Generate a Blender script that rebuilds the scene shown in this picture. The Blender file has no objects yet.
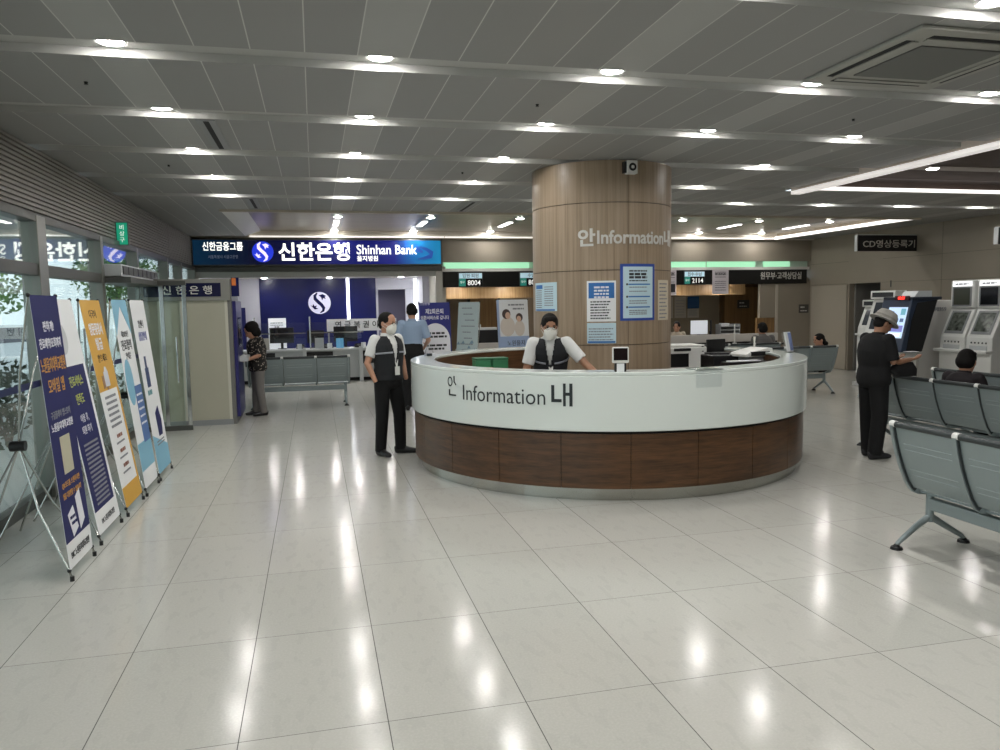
import bpy, bmesh, math, random
from mathutils import Vector, Matrix
PI = math.pi
R_ = math.radians
SC = bpy.context.scene
COL = SC.collection
random.seed(7)

# ------------------------------------------------------------------ camera
cam_d = bpy.data.cameras.new('camera'); cam = bpy.data.objects.new('camera', cam_d); COL.objects.link(cam)
PIT, YAW, ROL = .0925332, .2351328, -.0164451
_F = Vector((math.sin(YAW)*math.cos(PIT), math.cos(YAW)*math.cos(PIT), -math.sin(PIT)))
_R = Vector((math.cos(YAW), -math.sin(YAW), 0)); _U = _R.cross(_F)
_R2 = _R*math.cos(ROL)+_U*math.sin(ROL); _U2 = _U*math.cos(ROL)-_R*math.sin(ROL)
cam.matrix_world = Matrix(((_R2.x, _U2.x, -_F.x, 0), (_R2.y, _U2.y, -_F.y, 0), (_R2.z, _U2.z, -_F.z, 1.742), (0, 0, 0, 1)))
cam_d.sensor_width = 36; cam_d.lens = 766.4/1000*36; cam_d.clip_start = .05; cam_d.clip_end = 200
SC.camera = cam

# ------------------------------------------------------------------ world, exposure
W = bpy.data.worlds.new('overcast_sky'); SC.world = W; W.use_nodes = True
_bg = W.node_tree.nodes['Background']; _bg.inputs[0].default_value = (.80, .92, 1, 1); _bg.inputs[1].default_value = .75
SC.view_settings.view_transform = 'Standard'; SC.view_settings.look = 'None'
SC.view_settings.gamma = 1; SC.view_settings.use_curve_mapping = False
SC.view_settings.exposure = 1.18
LAMP = 84.0          # emission of the ceiling downlights
LED = .62            # emission of the LED strips

# ------------------------------------------------------------------ materials
def hx(h):
    h = h.lstrip('#'); h = ''.join(ch*2 for ch in h) if len(h) == 3 else h; v = [int(h[i:i+2], 16)/255 for i in (0, 2, 4)]
    return tuple(x/12.92 if x <= .04045 else ((x+.055)/1.055)**2.4 for x in v)
_mats = {}
def mat(name, col=None, rough=.5, metal=0, emit=0, ecol=None, spec=.5, coat=0, var=0, vscale=(30, 30, 30)):
    if name in _mats: return _mats[name]
    m = bpy.data.materials.new(name); m.use_nodes = True; _mats[name] = m
    b = m.node_tree.nodes['Principled BSDF']
    c = hx(col) if isinstance(col, str) else col
    b.inputs['Base Color'].default_value = (*c, 1); b.inputs['Roughness'].default_value = rough
    b.inputs['Metallic'].default_value = metal; b.inputs['Specular IOR Level'].default_value = spec
    if coat: b.inputs['Coat Weight'].default_value = coat; b.inputs['Coat Roughness'].default_value = .08
    if emit:
        e = hx(ecol) if isinstance(ecol, str) else (ecol or c)
        b.inputs['Emission Color'].default_value = (*e, 1); b.inputs['Emission Strength'].default_value = emit
    if var:
        nt = m.node_tree; n = nt.nodes
        tc = n.new('ShaderNodeTexCoord'); mp = n.new('ShaderNodeMapping'); nz = n.new('ShaderNodeTexNoise'); rp = n.new('ShaderNodeValToRGB')
        mp.inputs['Scale'].default_value = vscale; nz.inputs['Scale'].default_value = 1; nz.inputs['Detail'].default_value = 5
        nt.links.new(tc.outputs['Object'], mp.inputs[0]); nt.links.new(mp.outputs[0], nz.inputs['Vector'])
        rp.color_ramp.elements[0].position = .3; rp.color_ramp.elements[1].position = .7
        rp.color_ramp.elements[0].color = (*[x*(1-var) for x in c], 1); rp.color_ramp.elements[1].color = (*[min(1, x*(1+var)) for x in c], 1)
        nt.links.new(nz.outputs['Fac'], rp.inputs[0]); nt.links.new(rp.outputs[0], b.inputs['Base Color'])
    return m

class NG:
    """small node helper on a material"""
    def __init__(s, m): s.m = m; s.nt = m.node_tree; s.b = s.nt.nodes['Principled BSDF']
    def n(s, t, **k):
        o = s.nt.nodes.new(t)
        for a, v in k.items(): setattr(o, a, v)
        return o
    def l(s, a, b): s.nt.links.new(a, b)
    def math(s, op, a, b=None, c=None):
        o = s.n('ShaderNodeMath', operation=op)
        for i, v in enumerate((a, b, c)):
            if v is None: continue
            if isinstance(v, (int, float)): o.inputs[i].default_value = v
            else: s.l(v, o.inputs[i])
        return o.outputs[0]
    def mix(s, f, a, b):
        o = s.n('ShaderNodeMix', data_type='RGBA')
        if isinstance(f, (int, float)): o.inputs[0].default_value = f
        else: s.l(f, o.inputs[0])
        for i, v in ((6, a), (7, b)):
            if isinstance(v, tuple): o.inputs[i].default_value = (*v, 1)
            else: s.l(v, o.inputs[i])
        return o.outputs[2]
    def xyz(s):
        tc = s.n('ShaderNodeTexCoord'); sp = s.n('ShaderNodeSeparateXYZ'); s.l(tc.outputs['Object'], sp.inputs[0]); return tc.outputs['Object'], sp.outputs
    def noise(s, v, scale, detail=4):
        z = s.n('ShaderNodeTexNoise'); z.inputs['Scale'].default_value = scale; z.inputs['Detail'].default_value = detail
        if v is not None: s.l(v, z.inputs['Vector'])
        return z.outputs['Fac']
    def map(s, v, scale):
        p = s.n('ShaderNodeMapping'); p.inputs['Scale'].default_value = scale; s.l(v, p.inputs[0]); return p.outputs[0]

def floor_mat():
    m = mat('polished_stone_tile', (.47, .455, .42), rough=.1, spec=.32); g = NG(m); co, (x, y, z) = g.xyz()
    u = g.math('DIVIDE', g.math('ADD', x, 1.566), .60103); v = g.math('DIVIDE', g.math('ADD', y, -4.1083), .99981)
    fu = g.math('FRACT', u); fv = g.math('FRACT', v)
    du = g.math('MULTIPLY', g.math('MINIMUM', fu, g.math('SUBTRACT', 1, fu)), .601)
    dv = g.math('MULTIPLY', g.math('MINIMUM', fv, g.math('SUBTRACT', 1, fv)), 1.0)
    line = g.math('MAXIMUM', g.math('LESS_THAN', du, .0022), g.math('LESS_THAN', dv, .0016))
    cb = g.n('ShaderNodeCombineXYZ'); g.l(g.math('FLOOR', u), cb.inputs[0]); g.l(g.math('FLOOR', v), cb.inputs[1])
    wn = g.n('ShaderNodeTexWhiteNoise'); g.l(cb.outputs[0], wn.inputs['Vector'])
    base = g.mix(wn.outputs['Value'], (.485, .483, .437), (.525, .518, .472))
    sp = g.noise(co, 90, 6); base = g.mix(g.math('MULTIPLY', g.math('SUBTRACT', sp, .42), 1.1), base, (.63, .61, .575))
    ve = g.noise(g.map(co, (14, 5, 1)), 1.2, 6); base = g.mix(g.math('MULTIPLY', g.math('GREATER_THAN', ve, .58), .22), base, (.42, .412, .38))
    g.l(g.mix(line, base, (.08, .078, .07)), g.b.inputs['Base Color'])
    g.l(g.math('ADD', g.math('MULTIPLY', line, .5), g.math('ADD', .105, g.math('MULTIPLY', sp, .08))), g.b.inputs['Roughness'])
    return m
def ceil_mat():
    m = mat('ceiling_panel', (.5, .5, .5), rough=.55); g = NG(m); co, (x, y, z) = g.xyz()
    P = .3136; u = g.math('DIVIDE', x, P); fu = g.math('FRACT', u)
    seam = g.math('LESS_THAN', g.math('MULTIPLY', g.math('MINIMUM', fu, g.math('SUBTRACT', 1, fu)), P), .0035)
    k = g.math('FRACT', g.math('DIVIDE', g.math('SUBTRACT', g.math('FLOOR', u), .5), 5))   # lane of the lamps: panel index 1 mod 5
    lane = g.math('LESS_THAN', g.math('ABSOLUTE', g.math('SUBTRACT', k, .1)), .05)
    holes = g.n('ShaderNodeTexVoronoi'); holes.inputs['Scale'].default_value = 110; holes.inputs['Randomness'].default_value = 0; g.l(co, holes.inputs['Vector'])
    perf = g.mix(g.math('LESS_THAN', holes.outputs['Distance'], .3), (.295, .292, .282), (.15, .15, .145))
    cb = g.n('ShaderNodeCombineXYZ'); g.l(g.math('FLOOR', u), cb.inputs[0]); g.l(g.math('FLOOR', g.math('DIVIDE', g.math('SUBTRACT', y, 4.91), 1.529)), cb.inputs[1])
    wn = g.n('ShaderNodeTexWhiteNoise'); g.l(cb.outputs[0], wn.inputs['Vector'])
    perf = g.mix(g.math('MULTIPLY', wn.outputs['Value'], .25), perf, (.25, .258, .25))
    base = g.mix(lane, perf, (.385, .385, .37))
    g.l(g.mix(seam, base, (.60, .60, .57)), g.b.inputs['Base Color'])
    return m
def wood_mat(name, c1, c2, scale, rough=.35, axis='z'):
    m = mat(name, c1, rough=rough); g = NG(m); co, s = g.xyz()
    f = g.noise(g.map(co, scale), 1.0, 7); f2 = g.noise(g.map(co, tuple(v*4 for v in scale)), 1.0, 3)
    f = g.math('ADD', g.math('MULTIPLY', f, .7), g.math('MULTIPLY', f2, .3))
    r = g.n('ShaderNodeValToRGB'); r.color_ramp.elements[0].position = .36; r.color_ramp.elements[1].position = .64
    r.color_ramp.elements[0].color = (*c1, 1); r.color_ramp.elements[1].color = (*c2, 1); g.l(f, r.inputs[0]); g.l(r.outputs[0], g.b.inputs['Base Color'])
    return m
def glass_mat(name, tint=(.93, .98, .96), refl=1.0):
    m = bpy.data.materials.new(name); m.use_nodes = True; nt = m.node_tree; nt.nodes.clear(); _mats[name] = m
    o = nt.nodes.new('ShaderNodeOutputMaterial'); mx = nt.nodes.new('ShaderNodeMixShader'); t = nt.nodes.new('ShaderNodeBsdfTransparent'); gl = nt.nodes.new('ShaderNodeBsdfGlossy')
    lw = nt.nodes.new('ShaderNodeLayerWeight'); lw.inputs[0].default_value = .5
    pw = nt.nodes.new('ShaderNodeMath'); pw.operation = 'POWER'; pw.inputs[1].default_value = 5; nt.links.new(lw.outputs['Facing'], pw.inputs[0])
    fr = nt.nodes.new('ShaderNodeMath'); fr.operation = 'MULTIPLY_ADD'; fr.inputs[1].default_value = .955; fr.inputs[2].default_value = .045; nt.links.new(pw.outputs[0], fr.inputs[0])
    mu = nt.nodes.new('ShaderNodeMath'); mu.operation = 'MULTIPLY'; mu.inputs[1].default_value = refl; mu.use_clamp = True
    t.inputs[0].default_value = (*tint, 1); gl.inputs['Roughness'].default_value = 0.0; gl.inputs[0].default_value = (1, 1, 1, 1)
    nt.links.new(fr.outputs[0], mu.inputs[0]); nt.links.new(mu.outputs[0], mx.inputs[0]); nt.links.new(t.outputs[0], mx.inputs[1]); nt.links.new(gl.outputs[0], mx.inputs[2]); nt.links.new(mx.outputs[0], o.inputs[0])
    return m
FLOOR = floor_mat(); CEIL = ceil_mat()
TROUGH = mat('channel_white', (.43, .43, .41), .4)
SOFFIT = mat('louvre_grey', '#8e8a84', .5)
ALU = mat('frame_aluminium', '#8d8d86', .32, .75)
ALUD = mat('frame_dark_grey', '#5c5c58', .4, .5)
GLASS = glass_mat('clear_glass', refl=1.25); PLEXI = glass_mat('acrylic_sheet', (.985, .99, .995), 1.0)
WALLB = mat('beige_wall_panel', '#8f8678', .55, var=.03, vscale=(2, 2, 2))
WHITEP = mat('white_paint', '#dcdad4', .5)
BROWNC = wood_mat('brown_coffer_panel', hx('#43352d'), hx('#504038'), (1, 12, 1), .7)
TANC = wood_mat('tan_coffer_panel', hx('#8a7c6a'), hx('#9b8d79'), (1, 12, 1), .35)
COLW = wood_mat('pale_oak_veneer', hx('#8a7760'), hx('#a3907a'), (28, 28, .5), .4)
WALN = wood_mat('walnut_veneer', hx('#3d2816'), hx('#5f4026'), (2.2, 2.2, 26), .33)
BACKW = wood_mat('honey_wood', hx('#7d5e3c'), hx('#9b794f'), (24, 24, .6), .45)
SOLID = mat('white_solid_surface', '#dfe6e1', .14, spec=.55, coat=.3)
STEEL = mat('brushed_steel', '#b9b9b4', .22, 1)
CHROME = mat('chrome', '#d8d8d6', .12, 1)
BLACK = mat('black_plastic', '#141416', .4)
BLACKM = mat('black_matt', '#0d0d0e', .7)
SIGNB = mat('black_sign_panel', '#171717', .28)
WHT = mat('white_plastic', '#e4e4e0', .35)
GRY = mat('grey_plastic', '#8b8d8e', .45)
LGRY = mat('light_grey_plastic', '#c3c6c6', .4)
NAVY = mat('navy_print', '#191d58', .6, spec=.3)
NAVYL = mat('navy_gloss', '#14194e', .2)
PAPER = mat('white_paper', '#e9ebec', .55)
PAPERB = mat('pale_blue_paper', '#c3dbe4', .35)
INK = mat('dark_ink', '#2b2d33', .6)
INKG = mat('grey_ink', '#84878d', .6)
INKW = mat('white_print', '#e7e8ee', .5)
INKY = mat('amber_print', '#c9923f', .5)
INKYG = mat('lime_print', '#b5c05a', .5)
BLUEP = mat('blue_print', '#2f6fb4', .45)
BLUEF = mat('royal_blue_print', '#2d4fa3', .4)
YEL = mat('yellow_print', '#d3a138', .5)
SKYP = mat('sky_print', '#7fb6cf', .5)
LETW = mat('sign_letter_white', '#f2f2ee', .4, emit=.3)
LETG = mat('pale_grey_letter', '#d4d2cc', .4)
LENS = mat('lamp_lens', '#ffffff', .4, emit=LAMP, ecol=(1, .98, .95))
LEDW = mat('led_strip_warm', '#ffffff', .4, emit=LED, ecol=(1, .95, .9))
LEDC = mat('led_strip_cool', '#ffffff', .4, emit=2, ecol=(.92, .94, 1))
BENCHM = mat('bench_steel', '#8f9a9b', .38, .35)
BENCHD = mat('bench_edge_dark', '#3c4142', .4, .3)
SKIN = mat('skin', '#b98a70', .5); SKIN2 = mat('skin_tan', '#a57a60', .5)
HAIR = mat('black_hair', '#0e0b09', .75, spec=.25, var=.4, vscale=(200, 200, 40))
CLB = mat('black_cloth', '#08080a', .9); CLB2 = mat('charcoal_cloth', '#1b1d21', .85)
CLW = mat('white_cloth', '#dadbd9', .8); CLBLUE = mat('light_blue_cloth', '#90a4bd', .8)
MASK = mat('white_mask', '#e3e2da', .7)

# ------------------------------------------------------------------ mesh builder
class MB:
    def __init__(s): s.bm = bmesh.new()
    def face(s, pts):
        vs = [s.bm.verts.new(p) for p in pts]
        try: return s.bm.faces.new(vs)
        except ValueError: return None
    def box(s, x0, x1, y0, y1, z0, z1, M=None):
        P = [Vector((x, y, z)) for x in (x0, x1) for y in (y0, y1) for z in (z0, z1)]
        if M is not None: P = [M @ p for p in P]
        v = [s.bm.verts.new(p) for p in P]
        for f in ((0, 1, 3, 2), (4, 6, 7, 5), (0, 4, 5, 1), (2, 3, 7, 6), (0, 2, 6, 4), (1, 5, 7, 3)): s.bm.faces.new([v[i] for i in f])
        return s
    def rings(s, rings, caps=True, closed=True):
        vr = [[s.bm.verts.new(p) for p in r] for r in rings]; n = len(vr[0])
        for a, b in zip(vr, vr[1:]):
            for i in range(n if closed else n-1):
                j = (i+1) % n; s.bm.faces.new((a[i], a[j], b[j], b[i]))
        if caps: s.bm.faces.new(vr[0][::-1]); s.bm.faces.new(vr[-1])
        return s
    def loft(s, cs, rx, ry=None, side=Vector((1, 0, 0)), n=14):
        """tube through cs; rx along `side`, ry across; round closed ends"""
        ry = ry or rx; cs = [Vector(c) for c in cs]; R = []
        for i, c in enumerate(cs):
            t = (cs[min(i+1, len(cs)-1)]-cs[max(i-1, 0)]).normalized()
            sd = side - t*side.dot(t)
            if sd.length < 1e-3: sd = Vector((0, 1, 0)) - t*t.y
            sd.normalize(); fd = t.cross(sd)
            R.append([c+sd*(math.cos(2*PI*k/n)*rx[i])+fd*(math.sin(2*PI*k/n)*ry[i]) for k in range(n)])
        return s.rings(R)
    def tube(s, pts, r, n=8):
        pts = [Vector(p) for p in pts]
        return s.loft(pts, [r]*len(pts), [r]*len(pts), Vector((.31, .17, .93)), n)
    def cyl(s, a, b, r, r2=None, n=24):
        a, b = Vector(a), Vector(b); return s.loft([a, b], [r, r2 or r], [r, r2 or r], Vector((.6, .8, 0)) if abs((b-a).normalized().z) > .9 else Vector((0, 0, 1)), n)
    def ball(s, c, r, n=16, m=10, M=None):
        r = (r, r, r) if isinstance(r, (int, float)) else r; c = Vector(c); R = []
        for i in range(1, m):
            a = PI*i/m; R.append([Vector((r[0]*math.sin(a)*math.cos(2*PI*k/n), r[1]*math.sin(a)*math.sin(2*PI*k/n), r[2]*math.cos(a))) for k in range(n)])
        top, bot = Vector((0, 0, r[2])), Vector((0, 0, -r[2])); f = (lambda p: c + (M @ p if M else p))
        vr = [[s.bm.verts.new(f(p)) for p in q] for q in R]; vt, vb = s.bm.verts.new(f(top)), s.bm.verts.new(f(bot))
        for a, b in zip(vr, vr[1:]):
            for i in range(n): j = (i+1) % n; s.bm.faces.new((a[i], b[i], b[j], a[j]))
        for i in range(n): j = (i+1) % n; s.bm.faces.new((vt, vr[0][i], vr[0][j])); s.bm.faces.new((vb, vr[-1][j], vr[-1][i]))
        return s
    def prism(s, poly, x0, x1, ax='x'):
        """extrude 2-D poly; ax 'x': poly is (y,z); 'y': (x,z); 'z': (x,y)"""
        def p(a, b, t): return {'x': (t, a, b), 'y': (a, t, b), 'z': (a, b, t)}[ax]
        return s.rings([[p(a, b, x0) for a, b in poly], [p(a, b, x1) for a, b in poly]])
    def ribbon(s, prof, x0, x1, th):
        """sheet of thickness th following profile (y,z), extruded in x"""
        n = len(prof); L, Rr = [], []
        for i, (y, z) in enumerate(prof):
            a, b = prof[max(i-1, 0)], prof[min(i+1, n-1)]; d = Vector((b[0]-a[0], b[1]-a[1])).normalized(); nn = (-d.y*th/2, d.x*th/2)
            L.append((y+nn[0], z+nn[1])); Rr.append((y-nn[0], z-nn[1]))
        return s.rings([[(x, L[i][0], L[i][1]), (x1, L[i][0], L[i][1]), (x1, Rr[i][0], Rr[i][1]), (x, Rr[i][0], Rr[i][1])] for x in (x0,) for i in range(n)])
    def arc(s, c, R0, R1, z0, z1, a0=0, a1=2*PI, n=128):
        full = abs(a1-a0-2*PI) < 1e-6; rr = []
        for i in range(n if full else n+1):
            a = a0+(a1-a0)*i/n; ca, sa = math.sin(a), -math.cos(a)     # a=0 faces -Y
            rr.append([(c[0]+R*ca, c[1]+R*sa, z) for R, z in ((R1, z0), (R1, z1), (R0, z1), (R0, z0))])
        if full: rr.append(rr[0]); s.rings(rr, caps=False); bmesh.ops.remove_doubles(s.bm, verts=s.bm.verts, dist=1e-5)
        else: s.rings(rr)
        return s
    def patch(s, u0, u1, v0, v1, d, mp, nu=1, th=.0015, nv=1):
        rr = []
        for i in range(nu+1):
            u = u0+(u1-u0)*i/nu
            rr.append([mp(u, v0+(v1-v0)*j/nv, d+th) for j in range(nv+1)]+[mp(u, v1-(v1-v0)*j/nv, d) for j in range(nv+1)])
        return s.rings(rr)
    def poly(s, pts, d, mp, th=.0015):
        return s.rings([[mp(u, v, d) for u, v in pts], [mp(u, v, d+th) for u, v in pts]])
    def greek(s, u0, u1, v, h, mp, d=.0026, seed=0, fill=.92, center=False):
        """a line of small print too small to read: word-long dashes"""
        r = random.Random(seed*77+int(v*1000)); L = (u1-u0)*fill; x = u0+((u1-u0)-L)/2 if center else u0; e = x+L
        while x < e-.3*h:
            w = min(r.uniform(1.0, 3.2)*h, e-x); s.patch(x, x+w, v, v+h, d, mp); x += w+h*.45
        return s

def mesh_obj(name, mb, mats, parent=None, smooth=False, bevel=0, label=None, loc=None, ang=35):
    bm = mb.bm if isinstance(mb, MB) else mb
    bmesh.ops.recalc_face_normals(bm, faces=bm.faces)
    me = bpy.data.meshes.new(name); bm.to_mesh(me); bm.free()
    for m in (mats if isinstance(mats, (list, tuple)) else [mats]): me.materials.append(m)
    o = bpy.data.objects.new(name, me); COL.objects.link(o)
    if parent: o.parent = parent
    if loc: o.location = loc
    if smooth:
        for p in me.polygons: p.use_smooth = True
        if ang: me.set_sharp_from_angle(angle=R_(ang))
    if bevel:
        b = o.modifiers.new('bevel', 'BEVEL'); b.width = bevel; b.segments = 2; b.limit_method = 'ANGLE'; b.angle_limit = R_(40)
    if label: o['label'] = label
    return o
def tag(o, label, cat, group=None):
    o['label'] = label; o['category'] = cat
    if group: o['group'] = group
    return o
def thing(name, label, cat, loc=(0, 0, 0), rz=0, group=None):
    o = bpy.data.objects.new(name, None); COL.objects.link(o); o.empty_display_size = .1
    o.location = loc; o.rotation_euler = (0, 0, rz); return tag(o, label, cat, group)
def struct(name, mb, m, **k):
    o = mesh_obj(name, mb, m, **k); o['kind'] = 'structure'; return o
def copy_tree(o, parent=None):
    c = o.copy(); COL.objects.link(c)
    if parent: c.parent = parent
    for ch in list(o.children): copy_tree(ch, c)
    return c
def flat(u, v, d=0): return Vector((u, -d, v))
def tilted(th, z0=0, y0=0):
    st, ct = math.sin(th), math.cos(th)
    return lambda u, v, d=0: Vector((u, y0+v*st-d*ct, z0+v*ct+d*st))
def cylmap(cx, cy, R, z0=0, a0=0):
    return lambda u, v, d=0: Vector((cx+(R+d)*math.sin(a0+u/R), cy-(R+d)*math.cos(a0+u/R), z0+v))
_tm = {}
def text(name, body, h, m, parent, mp, u=0, v=0, d=.003, bold=0, align='CENTER', xs=1, ys=1, th=.004, label=None):
    """lettering as a solid mesh laid on the map mp; v is the baseline"""
    key = (body, bold, align)
    if key not in _tm:
        c = bpy.data.curves.new('t', 'FONT'); c.body = body; c.align_x = align; c.offset = bold; c.extrude = .5; c.resolution_u = 3
        o = bpy.data.objects.new('t', c); COL.objects.link(o); dg = bpy.context.evaluated_depsgraph_get()
        me = bpy.data.meshes.new_from_object(o.evaluated_get(dg)); bpy.data.objects.remove(o); bpy.data.curves.remove(c); _tm[key] = me
    me = _tm[key].copy(); me.name = name
    for w in me.vertices:
        x, y, z = w.co; w.co = mp(u+x*h*xs, v+y*h*ys, d+(z+.5)*th)
    me.materials.clear(); me.materials.append(m)
    o = bpy.data.objects.new(name, me); COL.objects.link(o); o.parent = parent
    if label: o['label'] = label
    return o
def fit(name, body, u0, u1, v0, v1, m, parent, mp, d=.003, bold=0, th=.004):
    """lettering stretched to fill the rectangle u0..u1, v0..v1 of the map"""
    o = text(name, body, 1, m, parent, lambda u, v, d=0: Vector((u, v, d)), d=0, bold=bold, th=1); me = o.data
    X = [w.co.x for w in me.vertices]; Y = [w.co.y for w in me.vertices]; a, b, c, e = min(X), max(X), min(Y), max(Y)
    for w in me.vertices: w.co = mp(u0+(w.co.x-a)/(b-a)*(u1-u0), v0+(w.co.y-c)/(e-c)*(v1-v0), d+w.co.z*th)
    return o
ORD = ['first', 'second', 'third', 'fourth', 'fifth', 'sixth', 'seventh', 'eighth', 'ninth', 'tenth', 'eleventh', 'twelfth']

# ------------------------------------------------------------------ room shell
XL, XR, YB, YF, ZC = -2.5, 12.55, 17.6, -5.0, 3.27
struct('floor', MB().box(-2.62, 12.75, YF-.2, 22.2, -.1, 0), FLOOR)
GY = [4.91+1.529*k for k in range(-6, 5)]; GW = .295
mb = MB(); tr = MB()
def cquad(b, x0, x1, y0, y1, z=ZC): b.face([(x0, y0, z), (x1, y0, z), (x1, y1, z), (x0, y1, z)])
CX0, CX1, CY1 = 6.66, 12.7, 9.62           # right coffer
def xmax(y): return CX0 if y < CY1 else 12.7
edges = [YF]+[e for g in GY for e in (g, g+GW)]+[12.78]
for i in range(0, len(edges), 2):
    a, b = edges[i], edges[i+1]
    if a < CY1 < b: cquad(mb, -2.62, CX0, a, CY1); cquad(mb, -2.62, 12.7, CY1, b)
    elif a < CY1 and b <= CY1: cquad(mb, -2.62, CX0, a, b)
    else: cquad(mb, -2.62, 12.7, a, b)
cquad(mb, -2.62, -1.38, 12.78, YB); cquad(mb, 11.45, 12.7, 12.78, YB)
struct('ceiling', mb, CEIL)
for g in GY:
    x1 = CX0-.12 if g < CY1-.3 else 12.7
    if 9 < g < 10: x1 = CX0-.12
    zt = ZC+.052
    for q in ([(-2.62, g, ZC), (x1, g, ZC), (x1, g, zt), (-2.62, g, zt)], [(-2.62, g, zt), (x1, g, zt), (x1, g+GW, zt), (-2.62, g+GW, zt)], [(-2.62, g+GW, ZC), (x1, g+GW, ZC), (x1, g+GW, zt), (-2.62, g+GW, zt)], [(x1, g, ZC), (x1, g+GW, ZC), (x1, g+GW, zt), (x1, g, zt)]): tr.face(q)
struct('trim_1', tr, TROUGH)
# patch of ceiling beside the last channel next to the right coffer
b = MB(); cquad(b, CX0, 12.7, CY1, GY[-2]+GW+.001); struct('trim_2', b, TROUGH)
# right coffer
ZR = 3.45
b = MB(); cquad(b, CX0, 12.7, YF, CY1, ZR); struct('trim_3', b, BROWNC)
b = MB().box(CX0+.02, 12.7, CY1+.03, CY1+.06, ZC, ZR+.02); struct('trim_25', b, BROWNC)
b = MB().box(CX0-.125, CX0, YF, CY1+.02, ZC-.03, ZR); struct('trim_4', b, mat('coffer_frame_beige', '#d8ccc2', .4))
# back coffer
ZB = 3.40
b = MB().box(11.47, 11.5, 12.78, YB, ZC, ZB+.02); struct('trim_26', b, TANC)
b = MB(); cquad(b, -1.06, 11.45, 12.78, YB-.1, ZB); struct('trim_5', b, TANC)
b = MB(); b.face([(-1.38, 12.78, ZC), (-1.38, YB, ZC), (-1.06, YB, ZB), (-1.06, 12.78, ZB)]); struct('trim_6', b, WHITEP)
b = MB().box(-1.38, 11.5, 12.72, 12.78, ZC-.035, ZB); struct('trim_7', b, mat('coffer_trim_cream', '#c9bfae', .4))
b = MB().box(-2.5, 12.6, YB-.12, YB+.05, ZC-.02, ZB+.02); struct('trim_8', b, mat('far_trim_cream', '#cfc7ba', .4))
def strip(name, label, bx, m=LEDW): return tag(mesh_obj(name, MB().box(*bx), m), label, 'light strip')
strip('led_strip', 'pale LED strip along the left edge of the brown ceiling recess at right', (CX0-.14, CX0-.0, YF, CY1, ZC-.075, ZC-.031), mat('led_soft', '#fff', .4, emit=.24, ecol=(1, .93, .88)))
strip('led_strip', 'white LED strip along the far edge of the brown ceiling recess at right', (CX0, 12.6, CY1-.02, CY1+.03, ZC-.004, ZC+.042))
strip('led_strip', 'long white LED strip on the right edge of the far ceiling recess', (11.41, 11.47, 12.8, YB-.1, ZC-.02, ZC+.05))
strip('led_strip', 'thin LED strip along the top of the far wall above the counters', (2.95, 11.4, YB-.15, YB-.12, ZC-.01, ZC+.02), mat('led_dim', '#fff', .4, emit=.38, ecol=(1, .96, .88)))
strip('led_strip', 'thin LED strip above the bank sign at the far ceiling edge', (-1.3, 2.93, YB-.15, YB-.12, ZC-.01, ZC+.02), mat('led_dim', '#fff'))
# walls
b = MB()                                   # left: louvred soffit of horizontal slats
nz = 15; zs = [2.62+(ZC-2.62)*i/nz for i in range(nz+1)]
for i in range(nz):
    z0, z1 = zs[i], zs[i+1]
    b.prism([(XL-.02, z0), (XL+.018, z0+.004), (XL+.018, z1-.014), (XL-.005, z1-.010), (XL-.005, z1), (XL-.02, z1)], YF, 14.78, 'y')
    b.prism([(XL-.02, z0), (XL+.018, z0+.004), (XL+.018, z1-.014), (XL-.005, z1-.010), (XL-.005, z1), (XL-.02, z1)], 14.81, YB, 'y')
b.box(XL-.15, XL-.02, YF, YB, 2.62, ZC)
for v in b.bm.verts: pass
struct('wall_left', b, SOFFIT)
struct('wall_back', MB().box(2.87, 12.6, YB, YB+.12, 2.72, ZC+.15).box(-2.6, 2.87, YB, YB+.12, 2.62, ZC+.15), WALLB)
struct('wall_front', MB().box(-2.6, 12.75, YF-.12, YF, 0, ZR), WALLB)
# right wall with a deep passage; panel joints as fine grooves
b = MB()
b.box(XR, XR+.15, YF, 15.05, 0, ZC+.15).box(XR, XR+.15, 16.1, 22.0, 0, ZC+.15).box(XR, XR+.15, 15.05, 16.1, 2.09, ZC+.15)
struct('wall_right', b, WALLB)
b = MB()
for z in (2.09, 2.62): b.box(XR-.004, XR+.001, YF, 15.0, z-.004, z+.004).box(XR-.004, XR+.001, 16.15, 17.58, z-.004, z+.004)
for y in (13.3, 10.6): b.box(XR-.004, XR+.001, y-.004, y+.004, 0, ZC)
struct('trim_9', b, mat('joint_shadow_gap', '#6e665c', .7))
struct('trim_10', MB().box(XR+.15, XR+2.0, 15.05, 15.1, 0, 2.1).box(XR+.15, XR+2, 16.05, 16.1, 0, 2.1).box(XR+2, XR+2.05, 15, 16.1, 0, 2.1).box(XR, XR+2.05, 15.05, 16.1, -.05, 0).box(XR+.1, XR+2.05, 15.05, 16.1, 2.09, 2.15), mat('passage_grey', '#7d7b76', .6))
struct('door_1', MB().box(XR-.03, XR-.002, 16.15, 17.5, .01, 2.06), mat('cream_door', '#9f9789', .45), bevel=.004)
struct('baseboard_right', MB().box(XR-.012, XR, YF, 15.05, 0, .08), mat('skirting_grey', '#77716a', .5))

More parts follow.
